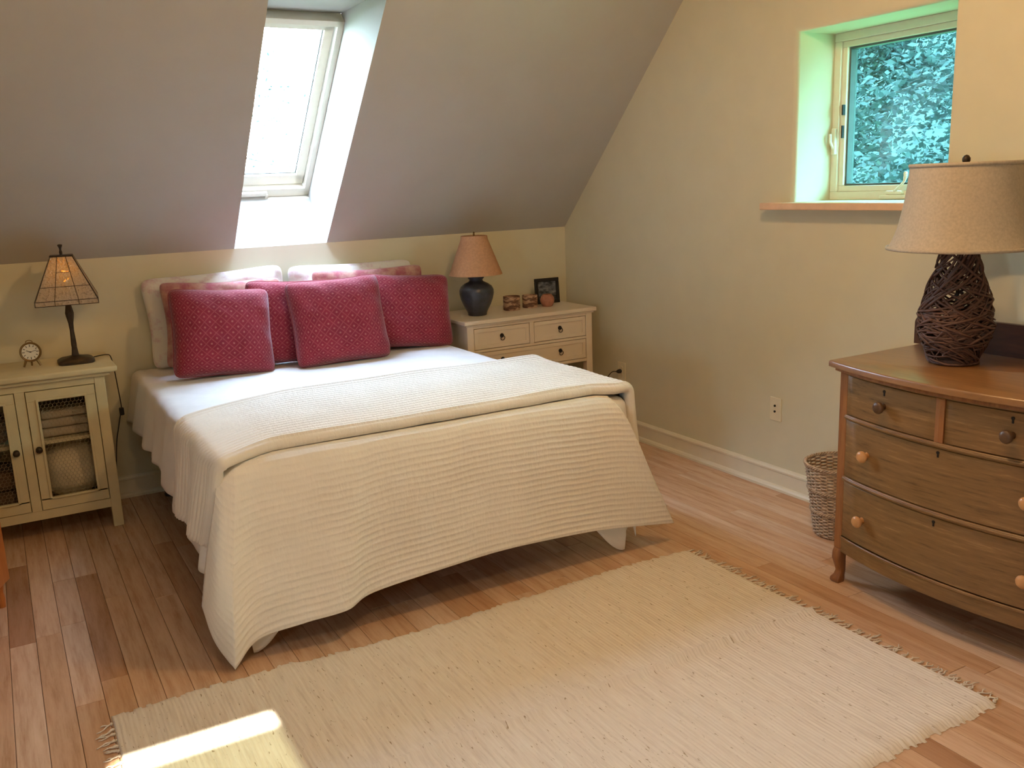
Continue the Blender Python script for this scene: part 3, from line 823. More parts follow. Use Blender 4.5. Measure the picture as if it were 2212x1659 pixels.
autosmooth(obj('top', bm, M_oaktop, dr), 40)
bm = NB(); slab(bm, [(px + .016, YC + (py - YC) * .965) for px, py in outl], .805, .820, 3.06, .003); autosmooth(obj('top_moulding', bm, M_oakpost, dr), 40)
# posts and legs: front posts run into cabriole feet
for sg in (1, -1):
    yo = YC + sg * HB; yi = yo - sg * .034
    bm = NB(); box(bm, 2.575, 2.609, min(yo, yi), max(yo, yi), .135, .806, .003); p = obj('corner_post', bm, M_oakpost, dr)
    # foot
    bm = NB(); rings = []
    for z, dx, hw in ((.135, 0, .017), (.118, -.003, .019), (.095, -.004, .019), (.070, .000, .016), (.045, .003, .0135), (.028, -.001, .015), (.016, -.006, .020), (.006, -.007, .020), (0, -.005, .017)):
        cx_, cy_ = 2.592 + dx, (yo + yi) / 2 - sg * 0 + sg * (-dx) * .6
        rings.append([Vector((cx_ + hw * a, cy_ + hw * b, z)) for a, b in ((-1, -.8), (-.8, -1), (.8, -1), (1, -.8), (1, .8), (.8, 1), (-.8, 1), (-1, .8))])
    t = NB(); V = grid(t, rings, close_v=True); t.faces.new(V[0]); t.faces.new(V[-1][::-1]); merge(bm, t)
    autosmooth(obj('leg', bm, M_oakpost, dr), 50)
    bm = NB(); box(bm, 3.03, 3.06, min(yo, yi), max(yo, yi), 0, .806, .003); obj('leg', bm, M_oakpost, dr)
    bm = NB(); ya, yb_ = yo - sg * .006, yo - sg * .020
    box(bm, 2.605, 3.035, min(ya, yb_), max(ya, yb_), .135, .806, .001); obj('side_panel', bm, M_oakpost, dr)
bm = NB(); box(bm, 3.045, 3.055, YC - HB + .03, YC + HB - .03, .14, .8); obj('back_panel', bm, M_oakpost, dr)
bm = NB(); box(bm, 2.60, 3.045, YC - HB + .03, YC + HB - .03, .14, .15); obj('bottom_panel', bm, M_oakpost, dr)
Y0_, Y1_ = YC - HB + .034, YC + HB - .034
def inner(y, ins=0): return bow(y, XC_, DP)
bm = NB()   # dark inner carcass line behind the drawers
bowpanel(bm, Y0_, Y1_, .15, .800, XC_ + .016, DP, .008, 0); obj('carcass', bm, M_line, dr)
for z0, z1, nm in ((.796, .806, 'rail'), (.634, .651, 'rail'), (.404, .422, 'rail')):
    bm = NB(); bowpanel(bm, Y0_, Y1_, z0, z1, XC_ - .003, DP, .03, .003)
    bowpanel(bm, Y0_, Y1_, z0 + .005, z1 - .004, XC_ - .007, DP, .03, .002)
    autosmooth(obj(nm, bm, M_oak, dr), 40)
bm = NB(); bowpanel(bm, YC - .015, YC + .015, .651, .796, XC_ - .002, DP, .03, .003, 2); obj('divider', bm, M_oakpost, dr)
def drawer(y0, y1, z0, z1, knobs, km, keyz, keyy):
    bm = NB(); bowpanel(bm, y0 + .002, y1 - .002, z0 + .002, z1 - .003, XC_ + .004, DP, .018, .002)
    d = autosmooth(obj('drawer', bm, M_oak, dr), 40)
    for ky, kz in knobs:
        xx = bow(ky, XC_ + .004, DP); bm = NB()
        Mx = Matrix.Translation((xx, ky, kz)) @ Matrix.Rotation(-PI / 2, 4, 'Y')
        lathe(bm, [(.012, -.001), (.009, .004), (.0085, .012), (.013, .018), (.020, .024), (.021, .030), (.017, .036), (.008, .0385), (.0005, .039)], (0, 0, 0), 20, Mx)
        obj('knob', bm, km, d, smooth=True, label='light wooden knob' if km is M_knobl else 'dark brown knob')
    for ky in keyy:
        xx = bow(ky, XC_ + .004, DP); bm = NB()
        box(bm, xx - .0015, xx + .002, ky - .0035, ky + .0035, keyz - .010, keyz + .006, .001, 1)
        lathe(bm, [(.0055, -.001), (.0055, .0018)], (0, 0, 0), 12, Matrix.Translation((xx, ky, keyz + .006)) @ Matrix.Rotation(-PI / 2, 4, 'Y'))
        obj('keyhole', bm, M_black, d)
drawer(YC + .015, Y1_, .651, .796, [(1.968, .722)], M_knobd, .768, [1.968])
drawer(Y0_, YC - .015, .651, .796, [(1.522, .722)], M_knobd, .768, [1.522])
drawer(Y0_, Y1_, .422, .634, [(2.035, .532), (1.455, .532)], M_knobl, .612, [YC])
drawer(Y0_, Y1_, .190, .404, [(2.045, .290), (1.445, .290)], M_knobl, .380, [YC])
bm = NB()   # curved apron
bowpanel(bm, Y0_, Y1_, .128, .190, XC_ + .002, DP, .02, .002); bowpanel(bm, Y0_, Y1_, .180, .190, XC_ - .003, DP, .02, .002)
autosmooth(obj('apron', bm, M_oak, dr), 40)
# backsplash
bm = NB(); pts = []
for k in range(7):
    a = PI / 2 * k / 6; pts.append((2.245 - .028 + .028 * math.cos(a), .922 + .028 * math.sin(a)))
pts = [(2.245, .842)] + pts + [(2.18, .952), (2.14, .957), (1.35, .957), (1.31, .952)] + [(1.245 + .028 - .028 * math.sin(PI / 2 * k / 6), .922 + .028 * math.cos(PI / 2 * k / 6)) for k in range(7)] + [(1.245, .842)]
prism(bm, pts, 'x', 3.043, 3.066); obj('backsplash', bm, M_mahog, dr, label='dark mahogany backsplash board')

# ------------------------------------------------------------------ vine-wrapped lamp on the dresser
LX, LY, LZ = 2.822, 1.925, .842
lamp = thing('vine_lamp', 'tall table lamp wrapped in dark vines under a linen bell shade, on the oak dresser', 'lamp', (LX, LY, LZ))
vp = [(.070, 0), (.080, .02), (.096, .064), (.111, .100), (.116, .135), (.114, .165), (.099, .237), (.073, .31), (.055, .372), (.053, .395)]
def vr(z):
    z = max(0, min(.395, z))
    for (r0, z0), (r1, z1) in zip(vp, vp[1:]):
        if z <= z1: return r0 + (r1 - r0) * (z - z0) / (z1 - z0)
    return vp[-1][0]
rv = random.Random(3)
bm = NB()
for k in range(250):
    low = k < 80
    z0 = rv.uniform(.0, .19) if low else rv.uniform(.02, .39); a0 = rv.uniform(0, 2 * PI); sl = rv.uniform(-.045, .045) if low else rv.choice([-1, 1]) * rv.uniform(.03, .12)
    ln = rv.uniform(1.2, 3.4); rad = rv.uniform(.0026, .0052); off = rv.uniform(-.006, .004); f1, f2 = rv.uniform(1, 3), rv.uniform(0, 6)
    pts = []; m = int(ln * 7)
    for i in range(m + 1):
        s = i / m; a = a0 + ln * s; z = z0 + sl * ln * s + .012 * math.sin(f1 * a + f2); z = min(.392, max(.006, z))
        r = vr(z) + off + .003 * math.sin(a * 3 + f2); pts.append((LX + r * math.cos(a), LY + r * math.sin(a), LZ + z))
    tube(bm, pts, rad, 5)
obj('woven_vines', bm, M_vine, lamp, smooth=True, kind='stuff')
bm = NB(); lathe(bm, [(.068, 0), (.072, .004), (.072, .018), (.062, .022), (.02, .022)], (LX, LY, LZ), 32); obj('base', bm, M_vine, lamp)
bm = NB(); lathe(bm, [(.050, .384), (.055, .388), (.055, .398), (.03, .402), (.012, .42), (.012, .44)], (LX, LY, LZ), 28); tube(bm, [(LX, LY, LZ + .02), (LX, LY, LZ + .44)], .006, 8); obj('neck', bm, M_bronze, lamp)
sh = [(.230, .392), (.221, .405), (.208, .435), (.195, .480), (.183, .540), (.175, .600), (.169, .668)]
def shade_bm(prof, c, th, seg=64, power=None):
    bm = NB(); lathe(bm, prof, c, seg, cap=False, power=power)
    inn = [(r - th, z) for r, z in prof]; lathe(bm, inn, c, seg, cap=False, power=power)
    for (r, z) in (prof[0], prof[-1]):
        lathe(bm, [(r, z), (r - th, z)], c, seg, cap=False, power=power)
    bmesh.ops.remove_doubles(bm, verts=list(bm.verts), dist=1e-5); return bm
shade = obj('lamp_shade', shade_bm(sh, (LX, LY, LZ), .003), M_linen, lamp); autosmooth(shade, 50)
for r, z in ((.2305, .395), (.1705, .665)):
    bm = NB(); tube(bm, [(LX + r * math.cos(a * PI / 32), LY + r * math.sin(a * PI / 32), LZ + z) for a in range(64)], .0042, 6, closed=True, flat=1.6)
    obj('shade_trim', bm, M_linen, shade, smooth=True)
bm = NB()
for k in range(3):
    a = k * 2 * PI / 3 + .4; tube(bm, [(LX, LY, LZ + .655), (LX + 0.167 * math.cos(a), LY + .167 * math.sin(a), LZ + .660)], .002, 6)
tube(bm, [(LX, LY, LZ + .44), (LX, LY, LZ + .665)], .004, 8); obj('harp', bm, M_brass, lamp)
bm = NB(); lathe(bm, [(.004, .660), (.005, .666), (.010, .669), (.013, .676), (.013, .684), (.008, .692), (.001, .695)], (LX, LY, LZ), 16); obj('finial', bm, M_bronze, lamp, smooth=True)

# ------------------------------------------------------------------ wicker basket
WX, WYb = 2.957, 2.495
bk = thing('wicker_basket', 'pale wicker waste basket between the oak dresser and the right wall', 'basket', (WX, WYb, 0))
def br(z): return .096 + (.141 - .096) * (z / .315) ** 1.05
NS = 30
bm = NB(); z = .012; ringi = 0
while z < .303:
    pts = []
    for k in range(NS * 4):
        a = 2 * PI * k / (NS * 4); r = br(z) + .0038 * math.cos(a * NS / 2 + PI * (ringi % 2)); pts.append((WX + r * math.cos(a), WYb + r * math.sin(a), z))
    tube(bm, pts, .0033, 4, closed=True); z += .0072; ringi += 1
obj('weave', bm, M_wick, bk, smooth=True, kind='stuff')
bm = NB()
for k in range(NS):
    a = 2 * PI * (k + .5) / NS * 1.0
    tube(bm, [(WX + br(q) * math.cos(a), WYb + br(q) * math.sin(a), q) for q in (.004, .11, .22, .31)], .003, 5)
obj('stake', bm, M_wick, bk, smooth=True, kind='stuff')
for zc, nm in ((.110, 'band'), (.205, 'band'), (.311, 'rim')):
    bm = NB()
    for s in range(3):
        pts = []
        for k in range(160):
            a = 2 * PI * k / 160; ph = a * 22 + s * 2 * PI / 3; rr_ = .005
            r = br(zc) + .002 + rr_ * math.cos(ph); pts.append((WX + r * math.cos(a), WYb + r * math.sin(a), zc + rr_ * math.sin(ph)))
        tube(bm, pts, .0034, 5, closed=True)
    obj(nm, bm, M_wick, bk, smooth=True)
bm = NB(); lathe(bm, [(.0005, .004), (.094, .004), (.095, .010), (.0005, .010)], (WX, WYb, 0), 30); obj('base', bm, M_wick, bk)

# ------------------------------------------------------------------ white dresser beside the bed
DX0, DX1, DY0, DY1, DZ = 2.185, 3.058, 4.395, 4.872, .775
wd = thing('white_dresser', 'white two-tier dresser with ring pulls in the corner beside the bed', 'dresser', ((DX0 + DX1) / 2, (DY0 + DY1) / 2, 0))
bm = NB(); box(bm, DX0, DX1, DY0, DY1, .752, DZ, .005, 3); obj('top', bm, M_whitep, wd)
bm = NB(); box(bm, DX0 + .013, DX1 - .013, DY0 + .011, DY1 - .004, .742, .752, .003); obj('top_moulding', bm, M_whitep, wd)
bx0, bx1, by0, by1 = DX0 + .022, DX1 - .022, DY0 + .02, DY1 - .006
for xx in (bx0, bx1 - .042):
    for yy in (by0, by1 - .042):
        bm = NB(); box(bm, xx, xx + .042, yy, yy + .042, 0, .743, .003); obj('leg', bm, M_whitep, wd)
for xx in (bx0 + .004, bx1 - .018):
    bm = NB(); box(bm, xx, xx + .014, by0 + .04, by1 - .04, .455, .742, .001); obj('side_panel', bm, M_whitep, wd)
bm = NB(); box(bm, bx0 + .03, bx1 - .03, by1 - .016, by1 - .006, .455, .742); obj('back_panel', bm, M_whitep, wd)
bm = NB(); box(bm, bx0 + .03, bx1 - .03, by0 + .02, by1 - .02, .455, .462); box(bm, bx0 + .03, bx1 - .03, by0 + .024, by0 + .03, .462, .742); obj('carcass', bm, M_line, wd)
ix0, ix1 = bx0 + .042, bx1 - .042; mid = (ix0 + ix1) / 2
bm = NB(); box(bm, ix0, ix1, by0 + .002, by0 + .022, .727, .743, .001); obj('rail', bm, M_whitep, wd)
bm = NB(); box(bm, ix0, ix1, by0 + .002, by0 + .022, .592, .606, .001); obj('rail', bm, M_whitep, wd)
bm = NB(); box(bm, ix0, ix1, by0 + .002, by0 + .022, .455, .472, .001); obj('rail', bm, M_whitep, wd)
bm = NB(); box(bm, mid - .014, mid + .014, by0 + .002, by0 + .022, .606, .727, .001); obj('divider', bm, M_whitep, wd)
for yy in (by1 - .04,):
    bm = NB(); box(bm, ix0, ix1, yy, yy + .02, .10, .14, .002); obj('stretcher', bm, M_whitep, wd)
def ringpull(d, x_, y_, z_):
    bm = NB(); Mx = Matrix.Translation((x_, y_, z_)) @ Matrix.Rotation(PI / 2, 4, 'X')
    lathe(bm, [(.0125, -.001), (.0125, .002), (.009, .005), (.006, .010), (.0065, .014), (.001, .017)], (0, 0, 0), 18, Mx)
    k = obj('pull_plate', bm, M_black, d, smooth=True, label='black metal pull')
    bm = NB(); tube(bm, [(x_ + .0125 * math.cos(a * PI / 12), y_ - .011 - .002 * math.sin(a * PI / 12), z_ - .013 + .0125 * math.sin(a * PI / 12)) for a in range(24)], .0020, 6, closed=True)
    r = obj('pull_ring', bm, M_black, d, smooth=True)
def wdrawer(x0, x1, z0, z1, pulls):
    bm = NB(); g = .003
    a0, a1, c0, c1 = x0 + g, x1 - g, z0 + g, z1 - g; fw_ = .022
    box(bm, a0, a1, by0 + .004, by0 + .022, c0, c0 + fw_, .001); box(bm, a0, a1, by0 + .004, by0 + .022, c1 - fw_, c1, .001)
    box(bm, a0, a0 + fw_, by0 + .004, by0 + .022, c0 + fw_, c1 - fw_, .001); box(bm, a1 - fw_, a1, by0 + .004, by0 + .022, c0 + fw_, c1 - fw_, .001)
    box(bm, a0 + fw_, a1 - fw_, by0 + .009, by0 + .022, c0 + fw_, c1 - fw_)
    d = obj('drawer', bm, M_whitep, wd)
    for px in pulls: ringpull(d, px, by0 + .009, (c0 + c1) / 2 + .006)
wdrawer(ix0, mid - .014, .606, .727, [(ix0 + mid - .014) / 2])
wdrawer(mid + .014, ix1, .606, .727, [(ix1 + mid + .014) / 2])
wdrawer(ix0, ix1, .472, .592, [(ix0 + mid - .014) / 2, (ix1 + mid + .014) / 2])

# ginger-jar lamp
GX, GY, GZ = 2.372, 4.60, .775
gl = thing('jar_lamp', 'dark glazed jar lamp with a peach cone shade on the white dresser', 'lamp', (GX, GY, GZ))
bm = NB(); lathe(bm, [(.050, 0), (.054, .004), (.054, .012), (.060, .026), (.078, .060), (.092, .095), (.0985, .125), (.098, .146), (.088, .166), (.066, .182), (.044, .192), (.038, .198), (.038, .205), (.046, .212), (.046, .218), (.036, .222), (.033, .232)], (GX, GY, GZ), 40); autosmooth(obj('base', bm, M_pot, gl), 60)
bm = NB(); lathe(bm, [(.022, .230), (.022, .236), (.012, .240), (.012, .262), (.008, .266), (.008, .30)], (GX, GY, GZ), 16); obj('socket', bm, M_black, gl)
gs = autosmooth(obj('lamp_shade', shade_bm([(.152, .232), (.132, .285), (.113, .335), (.094, .385), (.077, .430), (.074, .450)], (GX, GY, GZ), .002), M_peach, gl), 50)
bm = NB()
for k in range(3):
    a = k * 2 * PI / 3; tube(bm, [(GX, GY, GZ + .446), (GX + .073 * math.cos(a), GY + .073 * math.sin(a), GZ + .446)], .0015, 5)
tube(bm, [(GX, GY, GZ + .29), (GX, GY, GZ + .452)], .003, 6)
lathe(bm, [(.003, .45), (.006, .455), (.004, .462), (.006, .467), (.001, .472)], (GX, GY, GZ), 10); obj('finial', bm, M_brass, gl)

# small things on the white dresser
def pot(name, label, cx_, cy_, prof, mat, cat, seg=28):
    bm = NB(); lathe(bm, prof, (cx_, cy_, DZ), seg, cap=False)
    bmesh.ops.remove_doubles(bm, verts=list(bm.verts), dist=1e-5)
    return autosmooth(single(name, bm, mat, (cx_, cy_, DZ), label, cat), 50)
def cup(r, h, th=.006, wob=0): return [(.0005, 0), (r * .97, 0), (r, .004), (r, h - .003), (r - .001, h), (r - th, h), (r - th - .001, h - .004), (r - th - .001, .008), (.0005, .008)]
pot('candle_jar', 'mottled brown and tan jar, leftmost of three small pots on the white dresser', 2.625, 4.645, cup(.050, .082), M_mott, 'jar')
pot('candle_jar', 'mottled jar with a dark upper band, middle of three small pots on the white dresser', 2.762, 4.665, cup(.046, .074), M_mott, 'jar')
pot('clay_pot', 'small rosy round clay pot in front of the picture frame', 2.862, 4.630, [(.0005, 0), (.026, 0), (.030, .004), (.042, .024), (.044, .042), (.036, .060), (.029, .068), (.027, .072), (.024, .070), (.030, .058), (.038, .042), (.034, .02), (.0005, .008)], M_terra, 'pot')
pf = thing('picture_frame', 'small black picture frame leaning at the back of the white dresser', 'frame', (2.935, 4.735, DZ))
PM = Matrix.Translation((2.935, 4.735, DZ)) @ Matrix.Rotation(math.radians(-4), 4, 'Z') @ Matrix.Rotation(math.radians(-5), 4, 'X')
bm = NB()
fw2, fh2, b2 = .165, .155, .020
for a in ((-fw2 / 2, fw2 / 2, 0, b2), (-fw2 / 2, fw2 / 2, fh2 - b2, fh2), (-fw2 / 2, -fw2 / 2 + b2, b2, fh2 - b2), (fw2 / 2 - b2, fw2 / 2, b2, fh2 - b2)): box(bm, a[0], a[1], 0, .014, a[2], a[3], .002, 2, PM)
obj('frame', bm, M_black, pf)
bm = NB(); box(bm, -fw2 / 2 + b2, fw2 / 2 - b2, .006, .012, b2, fh2 - b2, 0, 1, PM); obj('photo', bm, M_photo, pf, label='dark grey landscape picture')
bm = NB(); prism(bm, [(.014, .10), (.014, .09), (.060, .013), (.066, .013)], 'x', -.015, .015); bm.transform(PM); obj('stand', bm, M_black, pf)

# ------------------------------------------------------------------ cream cabinet left of the bed
CX0, CX1, CY0, CY1, CZ = -.328, .372, 4.455, 4.868, .765
cb = thing('cream_cabinet', 'cream cabinet with two chicken-wire doors left of the bed', 'cabinet', (.022, 4.66, 0))
bm = NB(); box(bm, CX0 - .052, CX1 + .055, CY0 - .035, CY1 + .002, .738, CZ, .008, 3); autosmooth(obj('top', bm, M_creamc, cb), 40)
bm = NB(); box(bm, CX0 - .022, CX1 + .024, CY0 - .018, CY1, .722, .738, .005); obj('top_moulding', bm, M_creamc, cb)
for xx in (CX0, CX1 - .045):
    for yy in (CY0, CY1 - .045):
        bm = NB(); box(bm, xx, xx + .045, yy, yy + .045, 0, .722, .003); obj('leg', bm, M_creamc, cb)
for xx in (CX0 + .006, CX1 - .020):
    bm = NB(); box(bm, xx, xx + .014, CY0 + .04, CY1 - .04, .10, .722); obj('side_panel', bm, M_creamc, cb)
bm = NB(); box(bm, CX0 + .04, CX1 - .04, CY1 - .02, CY1 - .008, .10, .722); obj('back_panel', bm, M_creamc, cb)
bm = NB(); box(bm, CX0 + .02, CX1 - .02, CY0 + .02, CY1 - .02, .118, .134); obj('bottom_panel', bm, M_creamc, cb)
bm = NB(); box(bm, CX0 + .02, CX1 - .02, CY0 + .045, CY1 - .02, .432, .448); obj('shelf', bm, M_creamc, cb)
for z0, z1 in ((.098, .140), (.690, .722)):
    bm = NB(); box(bm, CX0 + .045, CX1 - .045, CY0 + .002, CY0 + .022, z0, z1, .001); obj('rail', bm, M_creamc, cb)
bm = NB(); box(bm, .002, .042, CY0 + .002, CY0 + .022, .140, .690, .001); obj('mullion', bm, M_creamc, cb)
def wiredoor(x0, x1, kx, hinge):
    g = .003; a0, a1, c0, c1 = x0 + g, x1 - g, .140 + g, .690 - g; s = .044; yf = CY0 - .003
    bm = NB()
    for q in ((a0, a1, c0, c0 + s + .008), (a0, a1, c1 - s, c1), (a0, a0 + s, c0 + s, c1 - s), (a1 - s, a1, c0 + s, c1 - s)): box(bm, q[0], q[1], yf, yf + .018, q[2], q[3], .0015)
    e = .009
    for q in ((a0 + s - e, a1 - s + e, c0 + s, c0 + s + e), (a0 + s - e, a1 - s + e, c1 - s - e * .2, c1 - s + e), (a0 + s - e, a0 + s + .002, c0 + s, c1 - s), (a1 - s - .002, a1 - s + e, c0 + s, c1 - s)): box(bm, q[0], q[1], yf - .006, yf, q[2], q[3], .002)
    d = obj('door', bm, M_creamc, cb)
    # hexagonal chicken wire
    bm = NB(); r = .0095; yw = yf + .012; wdt = r * math.sqrt(3); row = 0; z = c0 + s
    while z < c1 - s + r:
        x_ = a0 + s + (wdt / 2 if row % 2 else 0)
        while x_ < a1 - s + wdt / 2:
            P_ = [(x_ + r * math.sin(k * PI / 3), z + r * math.cos(k * PI / 3)) for k in range(6)]
            for k in (0, 1, 2):
                p, q = P_[k], P_[k + 1]
                if min(p[0], q[0]) > a0 + s - .003 and max(p[0], q[0]) < a1 - s + .003 and max(p[1], q[1]) < c1 - s + .003 and min(p[1], q[1]) > c0 + s - .003:
                    tube(bm, [(p[0], yw, p[1]), (q[0], yw, q[1])], .0006 if k != 1 else .0009, 3)
            x_ += wdt
        z += 1.5 * r; row += 1
    obj('chicken_wire', bm, M_wire, d, kind='stuff')
    bm = NB(); Mx = Matrix.Translation((kx, yf, .425)) @ Matrix.Rotation(PI / 2, 4, 'X')
    lathe(bm, [(.013, -.001), (.013, .002), (.007, .006), (.007, .012), (.013, .017), (.014, .022), (.009, .027), (.0005, .028)], (0, 0, 0), 18, Mx); obj('knob', bm, M_bronze, d, smooth=True, label='dark bronze knob')
M_wire = plain('galvanised_wire', (0.42, 0.36, 0.25), 0.45, 0.5, var=0.15)
wiredoor(.042, .327, .066, 1); wiredoor(CX0 + .045, .002, -.024, -1)
# contents
def blanket(name, label, x0, x1, y0, y1, z0, layers, h, mat, seed, group=None):
    bm = NB()
    for k in range(layers):
        t = NB(); box(t, x0, x1, y0, y1, z0 + k * h, z0 + (k + 1) * h - .001, h * .42, 4)
        bmesh.ops.subdivide_edges(t, edges=list(t.edges), cuts=3, use_grid_fill=True)
        for v in t.verts: v.co += Vector((noise.noise(v.co * 14 + Vector((seed, k, 0))), noise.noise(v.co * 14 + Vector((0, seed, k))), .5 * max(0, noise.noise(v.co * 11 + Vector((k, 0, seed)))))) * .010
        merge(bm, t)
    return single(name, bm, mat, ((x0 + x1) / 2, (y0 + y1) / 2, z0), label, 'linen', group, smooth=True)
M_lin1 = cloth('folded_linen', (0.50, 0.42, 0.30)); M_lin2 = cloth('pale_folded_linen', (0.72, 0.62, 0.42)); M_lin3 = cloth('brown_folded_linen', (0.20, 0.13, 0.08))
blanket('folded_blanket', 'folded beige blankets on the shelf behind the right wire door', .085, .315, 4.54, 4.80, .450, 3, .042, M_lin1, 3)
blanket('folded_bedding', 'pale folded bedding in the cabinet below the shelf, right door', .060, .330, 4.53, 4.80, .136, 1, .275, M_lin2, 8)
blanket('folded_blanket', 'dark brown blankets on the shelf behind the left wire door', -.29, -.04, 4.55, 4.80, .450, 2, .05, M_lin3, 5)
blanket('folded_bedding', 'dark brown bedding in the cabinet below the shelf, left door', -.29, -.04, 4.55, 4.80, .136, 2, .09, M_lin3, 6)

# art-glass lamp
TX, TY, TZ = .278, 4.650, CZ
tl = thing('art_glass_lamp', 'lit lamp with a square leaded amber glass shade on the cream cabinet', 'lamp', (TX, TY, TZ))
bm = NB(); lathe(bm, [(.074, 0), (.078, .003), (.078, .012), (.072, .018), (.060, .024), (.035, .029), (.016, .034), (.0135, .05), (.011, .075)], (TX, TY, TZ), 32, power=6); autosmooth(obj('base', bm, M_bronze, tl), 40)
bm = NB(); lathe(bm, [(.0115, .07), (.012, .09), (.009, .15), (.011, .185), (.0165, .215), (.0185, .232), (.013, .262), (.0095, .290), (.0085, .34), (.0085, .36)], (TX, TY, TZ), 6); obj('stem', bm, M_bronze, tl)
zb, zt_, hb, ht = .302, .492, .128, .046; zbb = .282
RT = math.radians(-5)
def face(k, u, z):
    """point on shade side k; u in -1..1"""
    if z < zb: h = hb + .001
    else: h = hb + (ht - hb) * (z - zb) / (zt_ - zb)
    a = k * PI / 2 + RT; p = Vector((u * h, -h, z)); p.rotate(Matrix.Rotation(a, 3, 'Z'))
    return Vector((TX, TY, TZ)) + p
shd = None
zs_ = [zbb, zb, .362, .425, zt_]
shade_parent = None
bm = NB(); bh = .049
box(bm, -bh, bh, -bh, bh, 0, .008, .002, 1, Matrix.Translation((TX, TY, TZ + zt_ - .001)) @ Matrix.Rotation(RT, 4, 'Z'))
lathe(bm, [(.006, .498), (.007, .512), (.0045, .522), (.006, .530), (.010, .539), (.0105, .545), (.004, .547)], (TX, TY, TZ), 8)
cap_ = obj('shade_cap', bm, M_bronze, tl, label='dark bronze cap with finial')
us = [-1, -.38, .38, 1]
for k in range(4):
    for i in range(3):
        for j in range(4):
            # middle column is split higher up than the sides
            if j == 2 and i != 1: continue
            z0 = zs_[j]; z1 = zs_[j + 1]
            if j == 2 and i == 1: z0 = .362
            if i != 1 and j == 3: z0 = .362
            if i == 1 and j == 3: z0 = .425
            q = [face(k, us[i], z0), face(k, us[i + 1], z0), face(k, us[i + 1], z1), face(k, us[i], z1)]
            n = (q[1] - q[0]).cross(q[3] - q[0]).normalized() * .0015
            t = NB(); A_ = [t.verts.new(p - n) for p in q]; B_ = [t.verts.new(p + n) for p in q]
            t.faces.new(A_[::-1]); t.faces.new(B_)
            for e in range(4): t.faces.new((A_[e], A_[(e + 1) % 4], B_[(e + 1) % 4], B_[e]))
            obj('glass_panel', t, M_hammer, tl)
bm = NB()
for k in range(4):
    for u in us[:-1]:
        tube(bm, [face(k, u, zbb), face(k, u, zb)], .0022, 5); tube(bm, [face(k, u, zb), face(k, u, zt_)], .0022 if u > -1 else .0032, 5)
    for z in (zbb, zb, .362): tube(bm, [face(k, -1, z), face(k, 1, z)], .0022, 5)
    tube(bm, [face(k, us[1], .425), face(k, us[2], .425)], .002, 5)
obj('lead_came', bm, M_bronze, tl)
bm = NB(); lathe(bm, [(.0005, -.03), (.012, -.026), (.018, -.006), (.022, .010), (.018, .026), (.0005, .034)], (TX, TY, TZ + .405), 16); obj('bulb', bm, M_bulb, tl, smooth=True)
bm = NB(); lathe(bm, [(.010, .355), (.013, .360), (.013, .378)], (TX, TY, TZ), 12); obj('socket', bm, M_bronze, tl)
cpts = [(TX + .070, 4.70, CZ + .006), (.385, 4.745, CZ + .004), (.421, 4.75, CZ + .004), (.436, 4.752, CZ - .008), (.444, 4.752, .70), (.450, 4.752, .60), (.454, 4.752, .50), (.444, 4.752, .46), (.429, 4.753, .40), (.413, 4.76, .33), (.40, 4.80, .20), (.40, 4.84, .125)]
bm = NB(); tube(bm, catmull(cpts, 6), .0026, 6); co = obj('cord', bm, M_rubber, tl, smooth=True)
bm = NB(); box(bm, .442, .464, 4.745, 4.759, .460, .500, .005, 2); obj('inline_switch', bm, M_rubber, co)

# clock
KX, KY = .095, 4.66; KZ = CZ
ck = thing('alarm_clock', 'small round metal alarm clock beside the art glass lamp', 'clock', (KX, KY, KZ))
KM = Matrix.Translation((KX, KY, KZ + .070)) @ Matrix.Rotation(math.radians(3), 4, 'Z') @ Matrix.Rotation(math.radians(PI * 0 + 84), 4, 'X')
bm = NB(); lathe(bm, [(.030, -.020), (.043, -.016), (.045, .0), (.0455, .010), (.043, .014), (.038, .012), (.036, .006)], (0, 0, 0), 36, KM, cap=False); lathe(bm, [(.0005, -.020), (.030, -.020)], (0, 0, 0), 36, KM, cap=False); autosmooth(obj('case', bm, M_brass, ck), 50)
bm = NB(); lathe(bm, [(.037, .004), (.037, .006), (.0005, .0062)], (0, 0, 0), 32, KM); dial = obj('dial', bm, M_dial, ck)
bm = NB()
for k in range(12):
    a = k * PI / 6; box(bm, -.0014, .0014, -.004 if k % 3 else -.0055, .004 if k % 3 else .0055, .0, .0012, 0, 1, KM @ Matrix.Rotation(-a, 4, 'Z') @ Matrix.Translation((0, .0285, .0063)))
obj('numeral_mark', bm, M_black, dial)
bm = NB(); box(bm, -.0012, .0012, -.004, .018, 0, .0008, 0, 1, KM @ Matrix.Rotation(math.radians(65), 4, 'Z') @ Matrix.Translation((0, 0, .0078))); box(bm, -.0009, .0009, -.005, .027, 0, .0008, 0, 1, KM @ Matrix.Rotation(math.radians(-75), 4, 'Z') @ Matrix.Translation((0, 0, .009))); lathe(bm, [(.0025, .006), (.0025, .0105)], (0, 0, 0), 10, KM); obj('hand', bm, M_black, dial)
bm = NB()
for s in (-1, 1): tube(bm, [(KX + s * .022, KY, KZ + .034), (KX + s * .034, KY - .004, KZ + .004)], [.006, .004], 8)
tube(bm, [(KX, KY + .01, KZ + .03), (KX, KY + .03, KZ + .004)], .004, 8)
obj('foot', bm, M_brass, ck)
bm = NB(); tube(bm, [(KX + .014 * math.cos(a * PI / 10), KY, KZ + .114 + .010 * math.sin(a * PI / 10)) for a in range(11)], .002, 6); obj('handle', bm, M_brass, ck)

